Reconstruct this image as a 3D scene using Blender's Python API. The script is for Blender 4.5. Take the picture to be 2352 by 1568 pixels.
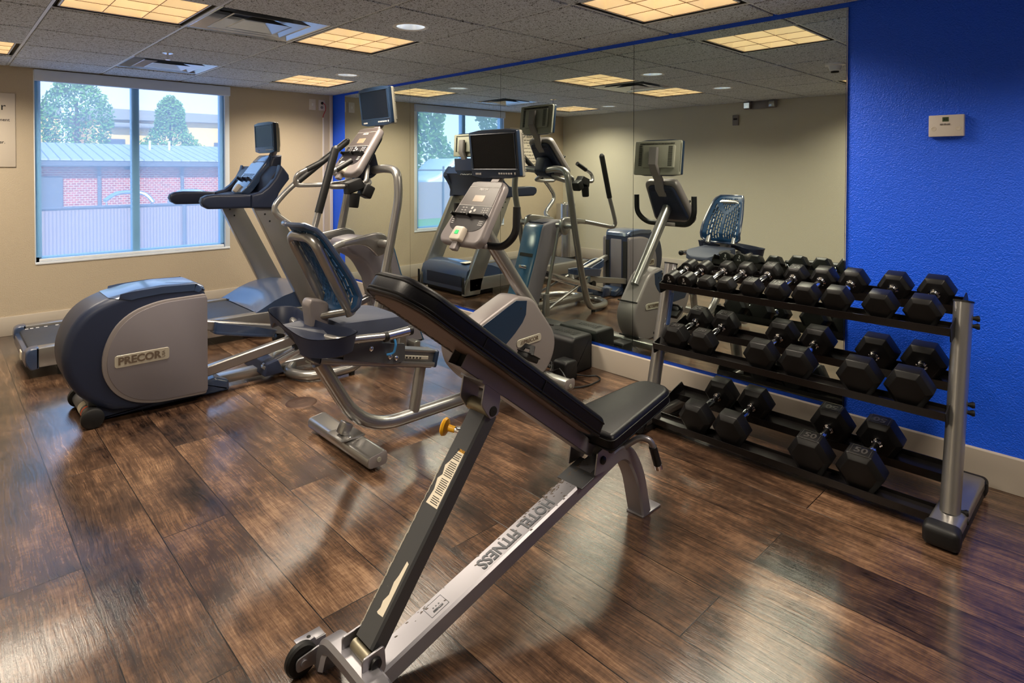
import bpy, bmesh, math, random
from mathutils import Vector, Matrix
random.seed(4)
for o in list(bpy.data.objects): bpy.data.objects.remove(o)
S = bpy.context.scene; COL = S.collection
# ------------------------------------------------------------------ camera
cd = bpy.data.cameras.new('camera'); cam = bpy.data.objects.new('camera', cd); COL.objects.link(cam); S.camera = cam
F, CX, CY, H = 1385.5, 1166.2, 409.8, 1.4
PIT, YAW, ROL = math.radians(.9095), math.radians(43.5678), .00196
fw = Vector((math.sin(YAW)*math.cos(PIT), math.cos(YAW)*math.cos(PIT), -math.sin(PIT)))
rt0 = Vector((math.cos(YAW), -math.sin(YAW), 0)); up0 = rt0.cross(fw)
rt = rt0*math.cos(ROL)+up0*math.sin(ROL); up = up0*math.cos(ROL)-rt0*math.sin(ROL)
M = Matrix((rt, up, -fw)).transposed().to_4x4(); M.translation = (0, 0, H); cam.matrix_world = M
cd.sensor_width = 36; cd.lens = 36*F/2352; cd.clip_start = .02; cd.clip_end = 300
cd.shift_x = (1176-CX)/2352; cd.shift_y = -(784-CY)/2352
# ------------------------------------------------------------------ colour management, world, sun
S.view_settings.view_transform = 'Standard'; S.view_settings.look = 'None'
S.view_settings.exposure = 0.0; S.view_settings.gamma = 1; S.view_settings.use_curve_mapping = False
W = bpy.data.worlds.new('sky'); S.world = W; W.use_nodes = True; wn = W.node_tree.nodes; wl = W.node_tree.links
bg = wn['Background']; tc = wn.new('ShaderNodeTexCoord'); sp = wn.new('ShaderNodeSeparateXYZ'); rp = wn.new('ShaderNodeValToRGB')
wl.new(tc.outputs['Generated'], sp.inputs[0]); wl.new(sp.outputs[2], rp.inputs[0]); wl.new(rp.outputs[0], bg.inputs[0])
rp.color_ramp.elements[0].position = 0; rp.color_ramp.elements[0].color = (.72, .86, 1, 1)
rp.color_ramp.elements[1].position = .5; rp.color_ramp.elements[1].color = (.25, .50, 1, 1)
bg.inputs[1].default_value = 2.7
sd = bpy.data.lights.new('sun', 'SUN'); sd.energy = 6.5; sd.angle = .01; sd.color = (1, .93, .82)
so = bpy.data.objects.new('sun', sd); COL.objects.link(so); so.rotation_euler = (math.radians(60), 0, math.radians(-22))
LAMP_W, LAMP_C, LAMP_SPREAD = 31.0, (1, .88, .71), 142
PANEL_E = 1.35
# ------------------------------------------------------------------ materials
def lin(c):
    return tuple(((x/255)/12.92 if x/255 <= .04045 else ((x/255+.055)/1.055)**2.4) for x in c)
def rgb(c): return (*lin(c), 1)
class NT:
    def __init__(s, m): s.t = m.node_tree; s.n = s.t.nodes; s.l = s.t.links; s.b = s.n['Principled BSDF']
    def new(s, k, **kw):
        x = s.n.new('ShaderNode'+k)
        for a, v in kw.items(): setattr(x, a, v)
        return x
    def ln(s, a, b): s.l.new(a, b)
def mat(name, col, rough=.5, metal=0., spec=.5, bump=None, coat=0., emit=None, wear=None, var=0.):
    m = bpy.data.materials.new(name); m.use_nodes = True; t = NT(m); b = t.b
    b.inputs['Base Color'].default_value = rgb(col); b.inputs['Roughness'].default_value = rough
    b.inputs['Metallic'].default_value = metal; b.inputs['Specular IOR Level'].default_value = spec
    b.inputs['Coat Weight'].default_value = coat; b.inputs['Coat Roughness'].default_value = .12
    tcn = t.new('TexCoord')
    if emit: b.inputs['Emission Color'].default_value = rgb(emit[0]); b.inputs['Emission Strength'].default_value = emit[1]
    if var:
        n = t.new('TexNoise'); n.inputs['Scale'].default_value = 9; n.inputs['Detail'].default_value = 4
        mx = t.new('Mix', data_type='RGBA'); mx.inputs[6].default_value = rgb([c*(1-var) for c in col]); mx.inputs[7].default_value = rgb([min(255, c*(1+var)) for c in col])
        t.ln(tcn.outputs['Object'], n.inputs[0]); t.ln(n.outputs[0], mx.inputs[0]); t.ln(mx.outputs[2], b.inputs['Base Color'])
    if wear:
        n = t.new('TexNoise'); n.inputs['Scale'].default_value = wear[1]; n.inputs['Detail'].default_value = 8; n.inputs['Roughness'].default_value = .75
        r = t.new('ValToRGB'); r.color_ramp.elements[0].position = wear[2]; r.color_ramp.elements[1].position = wear[2]+.04
        mx = t.new('Mix', data_type='RGBA'); mx.inputs[6].default_value = rgb(col); mx.inputs[7].default_value = rgb(wear[0])
        t.ln(tcn.outputs['Object'], n.inputs[0]); t.ln(n.outputs[0], r.inputs[0]); t.ln(r.outputs[0], mx.inputs[0]); t.ln(mx.outputs[2], b.inputs['Base Color'])
    if bump:
        n = t.new('TexNoise'); n.inputs['Scale'].default_value = bump[0]; n.inputs['Detail'].default_value = 3
        bp = t.new('Bump'); bp.inputs['Strength'].default_value = bump[1]; bp.inputs['Distance'].default_value = bump[2]
        t.ln(tcn.outputs['Object'], n.inputs[0]); t.ln(n.outputs[0], bp.inputs['Height']); t.ln(bp.outputs[0], b.inputs['Normal'])
    return m
def wood():
    m = bpy.data.materials.new('wood_planks'); m.use_nodes = True; t = NT(m); b = t.b
    g = t.new('NewGeometry'); sx = t.new('SeparateXYZ'); t.ln(g.outputs['Position'], sx.inputs[0])
    def mth(op, a, c=None, v=None):
        x = t.new('Math', operation=op)
        if hasattr(a, 'is_output'): t.ln(a, x.inputs[0])
        else: x.inputs[0].default_value = a
        if c is not None:
            if hasattr(c, 'is_output'): t.ln(c, x.inputs[1])
            else: x.inputs[1].default_value = c
        return x.outputs[0]
    X = mth('ADD', sx.outputs[0], -.1165+.2483*21); Y = mth('ADD', sx.outputs[1], -.937+1.6*10)
    cb = t.new('CombineXYZ'); t.ln(Y, cb.inputs[0]); t.ln(X, cb.inputs[1])
    br = t.new('TexBrick', offset=.5, offset_frequency=2); t.ln(cb.outputs[0], br.inputs[0])
    br.inputs['Scale'].default_value = 1; br.inputs['Brick Width'].default_value = 1.6; br.inputs['Row Height'].default_value = .2483
    br.inputs['Mortar Size'].default_value = .0020; br.inputs['Mortar Smooth'].default_value = .3
    br.inputs['Color1'].default_value = (0, 0, 0, 1); br.inputs['Color2'].default_value = (1, 1, 1, 1); br.inputs['Mortar'].default_value = (.5, .5, .5, 1)
    row = mth('FLOOR', mth('DIVIDE', X, .2483)); off = mth('MULTIPLY', row, 7.31)
    rnd = mth('MULTIPLY', br.outputs[0], 23.7)
    v = t.new('CombineXYZ'); t.ln(mth('ADD', sx.outputs[0], mth('ADD', rnd, off)), v.inputs[0]); t.ln(mth('MULTIPLY', Y, 1), v.inputs[1]); t.ln(rnd, v.inputs[2])
    # wavy warp
    wz = t.new('TexNoise'); wz.inputs['Scale'].default_value = 2.4; wz.inputs['Detail'].default_value = 2; t.ln(v.outputs[0], wz.inputs[0])
    wm = t.new('VectorMath', operation='SCALE'); wm.inputs['Scale'].default_value = .05; t.ln(wz.outputs['Color'], wm.inputs[0])
    va = t.new('VectorMath', operation='ADD'); t.ln(v.outputs[0], va.inputs[0]); t.ln(wm.outputs[0], va.inputs[1])
    def noise(sxx, syy, det, rough, src=va):
        mp = t.new('Mapping'); mp.inputs['Scale'].default_value = (sxx, syy, 1); t.ln(src.outputs[0], mp.inputs[0])
        n = t.new('TexNoise'); n.inputs['Scale'].default_value = 1; n.inputs['Detail'].default_value = det; n.inputs['Roughness'].default_value = rough
        t.ln(mp.outputs[0], n.inputs[0]); return n.outputs[0]
    fine = noise(190, 9, 6, .7); mid = noise(30, 2.6, 5, .62); big = noise(5, 1.8, 3, .55); cross = noise(30, 60, 3, .6)
    knot = noise(9, 5, 2, .5); blot = noise(3.2, 3.0, 4, .7)
    s = mth('ADD', mth('MULTIPLY', fine, .50), mth('MULTIPLY', mid, .36)); s = mth('ADD', s, mth('MULTIPLY', big, .62))
    s = mth('ADD', s, mth('MULTIPLY', cross, .16)); s = mth('ADD', s, mth('MULTIPLY', br.outputs[0], .10)); s = mth('ADD', s, mth('MULTIPLY', knot, .18))
    s = mth('ADD', s, mth('MULTIPLY', blot, .34)); s = mth('ADD', s, -.655)
    r = t.new('ValToRGB'); t.ln(s, r.inputs[0]); cr = r.color_ramp
    cr.elements[0].position = .27; cr.elements[0].color = rgb((16, 10, 8)); cr.elements[1].position = .70; cr.elements[1].color = rgb((146, 116, 91))
    for p, c in ((.36, (50, 35, 27)), (.47, (75, 55, 42)), (.58, (106, 80, 61))): e = cr.elements.new(p); e.color = rgb(c)
    mx = t.new('Mix', data_type='RGBA'); t.ln(br.outputs['Fac'], mx.inputs[0]); t.ln(r.outputs[0], mx.inputs[6]); mx.inputs[7].default_value = rgb((16, 10, 8))
    t.ln(mx.outputs[2], b.inputs['Base Color'])
    rr = t.new('MapRange'); t.ln(mid, rr.inputs[0]); rr.inputs[3].default_value = .30; rr.inputs[4].default_value = .16; t.ln(rr.outputs[0], b.inputs['Roughness'])
    hgt = mth('SUBTRACT', mth('ADD', mth('MULTIPLY', fine, .5), mth('MULTIPLY', mid, .8)), mth('MULTIPLY', br.outputs['Fac'], 1.4))
    bp = t.new('Bump'); bp.inputs['Strength'].default_value = .45; bp.inputs['Distance'].default_value = .0025; t.ln(hgt, bp.inputs['Height']); t.ln(bp.outputs[0], b.inputs['Normal'])
    b.inputs['Specular IOR Level'].default_value = .25; b.inputs['Coat Weight'].default_value = .75; b.inputs['Coat Roughness'].default_value = .075; b.inputs['Coat IOR'].default_value = 1.5; t.ln(bp.outputs[0], b.inputs['Coat Normal'])
    return m
def tilemat():
    m = bpy.data.materials.new('ceiling_tile'); m.use_nodes = True; t = NT(m); b = t.b
    tcn = t.new('TexCoord'); n = t.new('TexNoise'); n.inputs['Scale'].default_value = 95; n.inputs['Detail'].default_value = 3; n.inputs['Distortion'].default_value = 1.5
    t.ln(tcn.outputs['Object'], n.inputs[0])
    r = t.new('ValToRGB'); r.color_ramp.elements[0].position = .38; r.color_ramp.elements[0].color = rgb((44, 42, 42)); r.color_ramp.elements[1].position = .45; r.color_ramp.elements[1].color = rgb((204, 210, 218))
    t.ln(n.outputs[0], r.inputs[0]); t.ln(r.outputs[0], b.inputs['Base Color']); b.inputs['Roughness'].default_value = .95
    bp = t.new('Bump'); bp.inputs['Strength'].default_value = .4; bp.inputs['Distance'].default_value = .003; t.ln(n.outputs[0], bp.inputs['Height']); t.ln(bp.outputs[0], b.inputs['Normal'])
    return m
def shademat():
    m = bpy.data.materials.new('roller_shade_mesh'); m.use_nodes = True; t = NT(m)
    o = t.n['Material Output']; tr = t.new('BsdfTransparent'); tl = t.new('BsdfTranslucent'); tl.inputs[0].default_value = rgb((235, 240, 248))
    tcn = t.new('TexCoord'); wv = t.new('TexChecker'); wv.inputs['Scale'].default_value = 420; t.ln(tcn.outputs['Object'], wv.inputs[0])
    mr = t.new('MapRange'); t.ln(wv.outputs['Fac'], mr.inputs[0]); mr.inputs[3].default_value = .36; mr.inputs[4].default_value = .50
    mx = t.new('MixShader'); t.ln(mr.outputs[0], mx.inputs[0]); t.ln(tr.outputs[0], mx.inputs[1]); t.ln(tl.outputs[0], mx.inputs[2]); t.ln(mx.outputs[0], o.inputs[0])
    return m
def glassmat():
    m = bpy.data.materials.new('window_glass'); m.use_nodes = True; t = NT(m); o = t.n['Material Output']
    tr = t.new('BsdfTransparent'); tr.inputs[0].default_value = (.93, .97, 1, 1); gl = t.new('BsdfGlossy'); gl.inputs['Roughness'].default_value = .02
    mx = t.new('MixShader'); mx.inputs[0].default_value = .06; t.ln(tr.outputs[0], mx.inputs[1]); t.ln(gl.outputs[0], mx.inputs[2]); t.ln(mx.outputs[0], o.inputs[0]); return m
def mirrormat():
    m = bpy.data.materials.new('mirror_glass'); m.use_nodes = True; t = NT(m); o = t.n['Material Output']
    gl = t.new('BsdfGlossy'); gl.inputs['Roughness'].default_value = 0.0; gl.inputs[0].default_value = (.73, .80, .75, 1); t.ln(gl.outputs[0], o.inputs[0]); return m
def brickmat():
    m = bpy.data.materials.new('red_brick'); m.use_nodes = True; t = NT(m); b = t.b; tcn = t.new('TexCoord'); mp = t.new('Mapping'); mp.inputs['Rotation'].default_value = (math.pi/2, 0, 0)
    br = t.new('TexBrick'); br.inputs['Scale'].default_value = 4; br.inputs['Color1'].default_value = rgb((190, 92, 72)); br.inputs['Color2'].default_value = rgb((160, 74, 60)); br.inputs['Mortar'].default_value = rgb((200, 180, 165)); br.inputs['Mortar Size'].default_value = .03
    t.ln(tcn.outputs['Object'], mp.inputs[0]); t.ln(mp.outputs[0], br.inputs[0]); t.ln(br.outputs[0], b.inputs['Base Color']); b.inputs['Roughness'].default_value = .9; return m
def stripemat(name, c1, c2, axis, period, frac=.5):
    m = bpy.data.materials.new(name); m.use_nodes = True; t = NT(m); b = t.b; g = t.new('NewGeometry'); s = t.new('SeparateXYZ'); t.ln(g.outputs['Position'], s.inputs[0])
    a = t.new('Math', operation='DIVIDE'); t.ln(s.outputs[axis], a.inputs[0]); a.inputs[1].default_value = period
    f = t.new('Math', operation='FRACT'); t.ln(a.outputs[0], f.inputs[0]); c = t.new('Math', operation='GREATER_THAN'); t.ln(f.outputs[0], c.inputs[0]); c.inputs[1].default_value = frac
    mx = t.new('Mix', data_type='RGBA'); mx.inputs[6].default_value = rgb(c1); mx.inputs[7].default_value = rgb(c2); t.ln(c.outputs[0], mx.inputs[0]); t.ln(mx.outputs[2], b.inputs['Base Color']); b.inputs['Roughness'].default_value = .5; return m
MT = dict(
 wood=wood(), tile=tilemat(), shade=shademat(), glass=glassmat(), mirror=mirrormat(), brick=brickmat(),
 wall=mat('beige_wall_paint', (190, 175, 152), .75, bump=(170, .55, .005)),
 walll=mat('cream_wall_paint', (198, 191, 172), .7, bump=(170, .55, .005)),
 blue=mat('blue_wall_paint', (16, 96, 255), .42, bump=(165, .8, .006)),
 base=mat('baseboard_vinyl', (186, 176, 163), .45), white=mat('white_enamel', (232, 230, 226), .4), offwhite=mat('offwhite_plastic', (214, 205, 196), .5),
 grid=mat('ceiling_grid_white', (226, 230, 232), .45, metal=.2), dark=mat('black_void', (14, 13, 13), .8), ventm=mat('vent_metal', (205, 212, 220), .25, metal=.75),
 silver=mat('silver_paint', (160, 158, 156), .28, metal=.82, spec=.6), silverb=mat('silver_paint_bench', (152, 150, 156), .36, metal=.75, wear=((92, 88, 86), 26, .69)),
 gunmetal=mat('worn_grey_steel', (86, 87, 90), .38, metal=.5, wear=((176, 168, 156), 34, .67)), rawsteel=mat('raw_steel_smudged', (128, 122, 106), .42, metal=.8, var=.4),
 chrome=mat('chrome', (230, 230, 235), .08, metal=1.), steel=mat('brushed_steel', (198, 198, 200), .22, metal=.95),
 navy=mat('navy_plastic', (50, 66, 96), .32, coat=.7), navyd=mat('dark_navy_plastic', (34, 41, 62), .42, spec=.35), lilac=mat('grey_plastic_panel', (116, 111, 117), .40, metal=.15),
 greyp=mat('grey_plastic', (128, 121, 121), .40, metal=.2), rubber=mat('black_rubber', (15, 15, 17), .5, spec=.4), belt=mat('treadmill_belt', (40, 46, 58), .5, bump=(220, .3, .002)),
 shell=mat('blue_mesh_plastic', (24, 62, 100), .45, spec=.3), tvb=mat('tv_bezel', (28, 44, 66), .3), screen=mat('screen_glass', (14, 15, 19), .25, spec=.14), tvback=mat('tv_back_plastic', (140, 137, 126), .55), tower=mat('navy_cover_window_lit', (36, 82, 116), .3, coat=.4),  # tower cover is navy plastic with window light put into its colour
 panel=mat('console_overlay', (46, 42, 44), .38, spec=.3), panelt=mat('console_top_overlay', (82, 74, 72), .38, spec=.3), lcd=mat('lcd', (150, 128, 104), .3), ink=mat('console_print', (196, 192, 190), .5),
 dispc=mat('glossy_console_panel', (56, 74, 104), .18, coat=1.), pod=mat('ivory_plastic', (206, 196, 182), .35), green=mat('green_button', (40, 200, 110), .4, emit=((40, 200, 110), .3)), plate=mat('nameplate_satin', (188, 182, 168), .35, metal=.4), brown=mat('nameplate_letters', (92, 78, 66), .5),
 cushion=mat('dark_seat_foam', (60, 66, 84), .6, spec=.35), towerb=mat('dark_grey_plastic', (112, 108, 116), .4), leather=mat('black_vinyl_upholstery', (11, 11, 16), .40, spec=.26, bump=(240, .12, .002)), under=mat('brown_backing_board', (104, 82, 74), .6, wear=((60, 46, 42), 12, .6), bump=(60, .2, .003)),
 iron=mat('rubber_coated_iron', (13, 12, 13), .42, spec=.30), railm=mat('rack_rail_black', (30, 27, 27), .26, metal=.3), yellow=mat('yellow_plastic', (236, 172, 26), .4), labelw=mat('sticker_paper', (226, 216, 196), .6, wear=((120, 112, 104), 30, .66)),
 text=mat('black_print', (34, 34, 36), .5), textg=mat('grey_print', (104, 108, 116), .5, wear=((170, 166, 164), 70, .70)), red=mat('red_cable', (190, 30, 30), .4), orange=mat('red_orange_sticker', (214, 86, 40), .5), lblue=mat('light_blue_plastic', (60, 140, 210), .4),
 vframe=mat('window_frame_vinyl', (140, 200, 245), .35), wreveal=mat('window_reveal_white', (226, 232, 240), .5), valance=mat('valance_grey', (205, 216, 238), .55), bronze=mat('bronze_drain_cover', (72, 52, 42), .5, metal=.6, var=.25),  # frame colour holds the blue glow of the shade
 metalroof=stripemat('standing_seam_roof', (168, 172, 176), (120, 125, 132), 0, .24, .85), fence=stripemat('slatted_fence', (158, 140, 142), (134, 120, 128), 0, .045, .6), tan=mat('tan_stucco', (232, 196, 128), .9), slate=mat('slate_parapet', (150, 146, 140), .8), fascia=mat('grey_fascia', (96, 98, 108), .7),
 leaf=mat('leaves', (96, 138, 62), .7, var=.35), bark=mat('bark', (90, 70, 55), .9), asphalt=mat('concrete_paving', (176, 172, 170), .9, var=.06), grass=mat('lawn', (110, 160, 70), .9, var=.2), led=mat('lamp_reflector', (220, 225, 230), .2, metal=.8, emit=((230, 235, 240), .5)), glow=mat('lamp_panel', (255, 214, 150), .6, emit=((255, 234, 192), PANEL_E)),
 louver=mat('parabolic_louver', (255, 248, 232), .4, emit=((255, 212, 150), .30)), emboss=mat('embossed_rubber_edge', (52, 49, 48), .4), louvedge=mat('louver_edge', (150, 116, 84), .5), winlit=mat('far_window_dark', (90, 96, 110), .2), vehicle=mat('white_vehicle_paint', (240, 240, 242), .3),  # louver vanes emit a little, standing in for lamp light on them
)
# ------------------------------------------------------------------ mesh builder
class MB:
    def __init__(s): s.b = bmesh.new()
    def _add(s, bm2):
        me = bpy.data.meshes.new('t'); bm2.to_mesh(me); bm2.free(); s.b.from_mesh(me); bpy.data.meshes.remove(me); return s
    def box(s, x0, x1, y0, y1, z0, z1, bev=0., seg=2, mtx=None):
        b = bmesh.new(); bmesh.ops.create_cube(b, size=1)
        for v in b.verts: v.co = Vector(((x0+x1)/2+v.co.x*(x1-x0), (y0+y1)/2+v.co.y*(y1-y0), (z0+z1)/2+v.co.z*(z1-z0)))
        if bev: bmesh.ops.bevel(b, geom=list(b.edges), offset=min(bev, .49*min(abs(x1-x0), abs(y1-y0), abs(z1-z0))), segments=seg, affect='EDGES', profile=.5)
        if mtx: b.transform(mtx)
        return s._add(b)
    def prism(s, prof, d0, d1, mtx=None, bev=0., seg=2, holes=None):
        """profile points (p,q) extruded along the third axis from d0 to d1; default frame p=x, q=z, depth=y"""
        b = bmesh.new(); A = [b.verts.new((p, d0, q)) for p, q in prof]; B = [b.verts.new((p, d1, q)) for p, q in prof]; n = len(prof)
        f1 = b.faces.new(A); f2 = b.faces.new(B[::-1])
        for i in range(n): b.faces.new((A[i], B[i], B[(i+1) % n], A[(i+1) % n]))
        bmesh.ops.recalc_face_normals(b, faces=list(b.faces))
        if bev: bmesh.ops.bevel(b, geom=list(f1.edges)+list(f2.edges), offset=bev, segments=seg, affect='EDGES', profile=.5)
        if mtx: b.transform(mtx)
        return s._add(b)
    def tube(s, pts, r, n=12, closed=False, sy=1., caps=True, up=None):
        P = [Vector(p) for p in pts]; b = bmesh.new(); rings = []; m = len(P); R = r if isinstance(r, (list, tuple)) else [r]*m
        T = []
        for i in range(m):
            a = P[(i-1) % m] if (closed or i > 0) else P[i]; c = P[(i+1) % m] if (closed or i < m-1) else P[i]; T.append((c-a).normalized())
        u = Vector(up) if up else (Vector((0, 0, 1)) if abs(T[0].z) < .9 else Vector((1, 0, 0))); u = (u-T[0]*u.dot(T[0])).normalized()
        for i in range(m):
            if i > 0:
                u = (u-T[i]*u.dot(T[i])).normalized() if not up else (Vector(up)-T[i]*Vector(up).dot(T[i])).normalized()
            w = T[i].cross(u)
            rings.append([b.verts.new(P[i]+u*(R[i]*math.cos(2*math.pi*k/n))+w*(R[i]*sy*math.sin(2*math.pi*k/n))) for k in range(n)])
        for i in range(m-(0 if closed else 1)):
            A, B = rings[i], rings[(i+1) % m]
            for k in range(n): b.faces.new((A[k], A[(k+1) % n], B[(k+1) % n], B[k]))
        if not closed and caps: b.faces.new(rings[0][::-1]); b.faces.new(rings[-1])
        bmesh.ops.recalc_face_normals(b, faces=list(b.faces)); return s._add(b)
    def rtube(s, pts, w, h, up=(0, 1, 0), bev=.004, hollow=0):
        """rectangular tube: w along 'up', h across"""
        P = [Vector(p) for p in pts]; b = bmesh.new(); m = len(P); U = Vector(up); rings = []
        for i in range(m):
            a = P[i-1] if i > 0 else P[i]; c = P[i+1] if i < m-1 else P[i]; T = (c-a).normalized(); u = (U-T*U.dot(T)).normalized(); v = T.cross(u)
            k = 1.
            if 0 < i < m-1: k = 1/max(.5, math.cos((P[i]-a).angle(c-P[i])/2))
            L = []; e = bev
            for (su, sv) in ((1, 1), (1, -1), (-1, -1), (-1, 1)):
                c1 = (su*(w/2-e), sv*h/2*k) ; c2 = (su*w/2, sv*(h/2*k-e))
                L += ([c2, c1] if su*sv < 0 else [c1, c2]) if False else ([c1, c2] if su*sv > 0 else [c2, c1])
            rings.append([b.verts.new(P[i]+u*p+v*q) for p, q in L])
        n = 8
        for i in range(m-1):
            A, B = rings[i], rings[i+1]
            for k in range(n): b.faces.new((A[k], A[(k+1) % n], B[(k+1) % n], B[k]))
        b.faces.new(rings[0][::-1]); b.faces.new(rings[-1])
        bmesh.ops.recalc_face_normals(b, faces=list(b.faces)); return s._add(b)
    def cyl(s, p0, p1, r, n=20, r2=None): return s.tube([p0, p1], [r, r2 if r2 is not None else r], n)
    def lathe(s, c, prof, n=28, axis=(0, 0, 1)):
        """prof: (radius, height) pairs round axis through c"""
        b = bmesh.new(); ax = Vector(axis).normalized(); u = ax.orthogonal().normalized(); w = ax.cross(u); c = Vector(c); R = []
        for r, h in prof: R.append([b.verts.new(c+ax*h+(u*math.cos(2*math.pi*k/n)+w*math.sin(2*math.pi*k/n))*max(r, 1e-5)) for k in range(n)])
        for i in range(len(R)-1):
            for k in range(n): b.faces.new((R[i][k], R[i][(k+1) % n], R[i+1][(k+1) % n], R[i+1][k]))
        bmesh.ops.remove_doubles(b, verts=list(b.verts), dist=1e-4); bmesh.ops.recalc_face_normals(b, faces=list(b.faces)); return s._add(b)
    def sphere(s, c, r, sc=(1, 1, 1), n=16):
        b = bmesh.new(); bmesh.ops.create_uvsphere(b, u_segments=n, v_segments=n//2+2, radius=r)
        for v in b.verts: v.co = Vector(c)+Vector((v.co.x*sc[0], v.co.y*sc[1], v.co.z*sc[2]))
        return s._add(b)
    def quad(s, pts):
        s.b.faces.new([s.b.verts.new(p) for p in pts]); return s
    def build(s, name, m, parent=None, origin=None, smooth=35, kind=None, label=None):
        me = bpy.data.meshes.new(name); o = bpy.data.objects.new(name, me)
        if parent is not None: org = wloc(parent)
        elif origin is not None: org = Vector(origin)
        else: org = Vector((0, 0, 0))
        for v in s.b.verts: v.co -= org
        s.b.to_mesh(me); s.b.free(); me.materials.append(MT[m] if isinstance(m, str) else m)
        if smooth:
            for p in me.polygons: p.use_smooth = True
            me.set_sharp_from_angle(angle=math.radians(smooth))
        if parent is not None: o.parent = parent
        else: o.location = org
        COL.objects.link(o)
        if kind: o['kind'] = kind
        if label: o['label'] = label
        return o
def wloc(o):
    v = Vector((0, 0, 0))
    while o is not None: v += o.location; o = o.parent
    return v
def thing(name, label, cat, loc, group=None):
    o = bpy.data.objects.new(name, None); o.location = loc; o.empty_display_size = .1; COL.objects.link(o); return tag(o, label, cat, group)
def tag(o, label, cat, group=None):
    o['label'] = label; o['category'] = cat
    if group: o['group'] = group
    return o
def struct(mb, name, m, **k): return mb.build(name, m, kind='structure', **k)
def fillet(pts, r, n=5):
    P = [Vector(p) for p in pts]; out = [P[0]]
    for i in range(1, len(P)-1):
        a, b, c = P[i-1], P[i], P[i+1]; d1 = (a-b); d2 = (c-b); k = min(r, d1.length*.48, d2.length*.48); p = b+d1.normalized()*k; q = b+d2.normalized()*k
        for j in range(n+1): t = j/n; out.append(p*(1-t)**2+b*2*t*(1-t)+q*t*t)
    out.append(P[-1]); return out
def rpoly(pts, r, n=5):
    """round the corners of a closed 2-D polygon; r scalar or list"""
    m = len(pts); out = []
    for i in range(m):
        a, b, c = Vector(pts[i-1]), Vector(pts[i]), Vector(pts[(i+1) % m]); rr = r[i] if isinstance(r, (list, tuple)) else r
        d1, d2 = a-b, c-b; k = min(rr, d1.length*.48, d2.length*.48)
        if k < 1e-4: out.append(tuple(b)); continue
        p = b+d1.normalized()*k; q = b+d2.normalized()*k
        for j in range(n+1): t = j/n; out.append(tuple(p*(1-t)**2+b*2*t*(1-t)+q*t*t))
    return out
def spline(pts, n=5, closed=False):
    P = [Vector(p) for p in pts]; m = len(P); out = []
    for i in range(m if closed else m-1):
        g = (lambda k: P[k % m]) if closed else (lambda k: P[max(0, min(m-1, k))])
        a, b, c, d = g(i-1), g(i), g(i+1), g(i+2)
        for j in range(n): t = j/n; out.append(.5*((2*b)+(c-a)*t+(2*a-5*b+4*c-d)*t*t+(3*b-a-3*c+d)*t**3))
    if not closed: out.append(P[-1])
    return out
def sp2(pts, n=4): return [tuple(p) for p in spline(pts, n, True)]
def frame(o, px, pz):
    """matrix taking local x->px, local z->pz, local y->pz x px (depth), origin o"""
    px = Vector(px).normalized(); pz = Vector(pz); pz = (pz-px*pz.dot(px)).normalized(); py = pz.cross(px)
    m = Matrix((px, py, pz)).transposed().to_4x4(); m.translation = Vector(o); return m
def text(s, name, size, o, px, pz, m, parent, depth=.0015, bold=0., shear=0., sx=1., label=None, origin=None):
    cu = bpy.data.curves.new('txt', 'FONT'); cu.body = s; cu.size = size; cu.align_x = 'CENTER'; cu.align_y = 'CENTER'; cu.offset = bold; cu.extrude = depth/2; cu.shear = shear; cu.resolution_u = 3
    ob = bpy.data.objects.new('txt', cu); COL.objects.link(ob); bpy.context.view_layer.update()
    me = bpy.data.meshes.new_from_object(ob.evaluated_get(bpy.context.evaluated_depsgraph_get())); bpy.data.objects.remove(ob); bpy.data.curves.remove(cu)
    X = Vector(px).normalized(); Y = Vector(pz); Y = (Y-X*Y.dot(X)).normalized(); Z = X.cross(Y)
    mm = Matrix((X, Y, Z)).transposed().to_4x4(); mm.translation = Vector(o)
    me.transform(mm @ Matrix.Diagonal((sx, 1, 1, 1))); b = MB(); b.b.from_mesh(me); bpy.data.meshes.remove(me)
    return b.build(name, m, parent, smooth=0, label=label, origin=origin)
XM, YW, ZC, XL, YN = 3.372, 6.502, 2.2547, -.70, -2.2
# ------------------------------------------------------------------ room
struct(MB().box(XL-.1, XM+.12, YN-.1, YW+.15, -.12, 0), 'floor', 'wood', smooth=0)
WX0, WX1, WZ0, WZ1 = .62, 2.215, .585, 2.235
w = MB(); w.box(XL-.1, WX0, YW, YW+.15, 0, 2.6); w.box(WX1, XM+.12, YW, YW+.15, 0, 2.6); w.box(WX0, WX1, YW, YW+.15, 0, WZ0); w.box(WX0, WX1, YW, YW+.15, WZ1, 2.6)
struct(w, 'wall_far', 'wall', smooth=0)
struct(MB().box(XM, XM+.12, YN-.1, YW, 0, 2.6), 'wall_right', 'blue', smooth=0)
struct(MB().box(XL-.1, XL, YN-.1, YW, 0, 2.6), 'wall_left', 'walll', smooth=0)
struct(MB().box(XL, XM, YN-.1, YN, 0, 2.6), 'wall_near', 'walll', smooth=0)
struct(MB().box(XL-.1, XM+.12, YN-.1, YW+.15, 2.6, 2.7), 'ceiling_slab', 'dark', smooth=0)
struct(MB().prism(rpoly([(0, 0), (.013, 0), (.013, .155), (.004, .16), (0, .16)], .003), -YW, -YN, Matrix(((-1, 0, 0, XM), (0, -1, 0, 0), (0, 0, 1, 0), (0, 0, 0, 1)))), 'baseboard_right', 'base')
struct(MB().box(XL, XM-.013, YW-.013, YW, 0, .16, .003), 'baseboard_far', 'base')
struct(MB().box(XL, XL+.013, YN, YW-.013, 0, .16, .003), 'baseboard_left', 'base')
struct(MB().box(XM-.045, XM-.006, YW-.012, YW, .16, ZC, .003), 'trim_1', 'offwhite')
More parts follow.
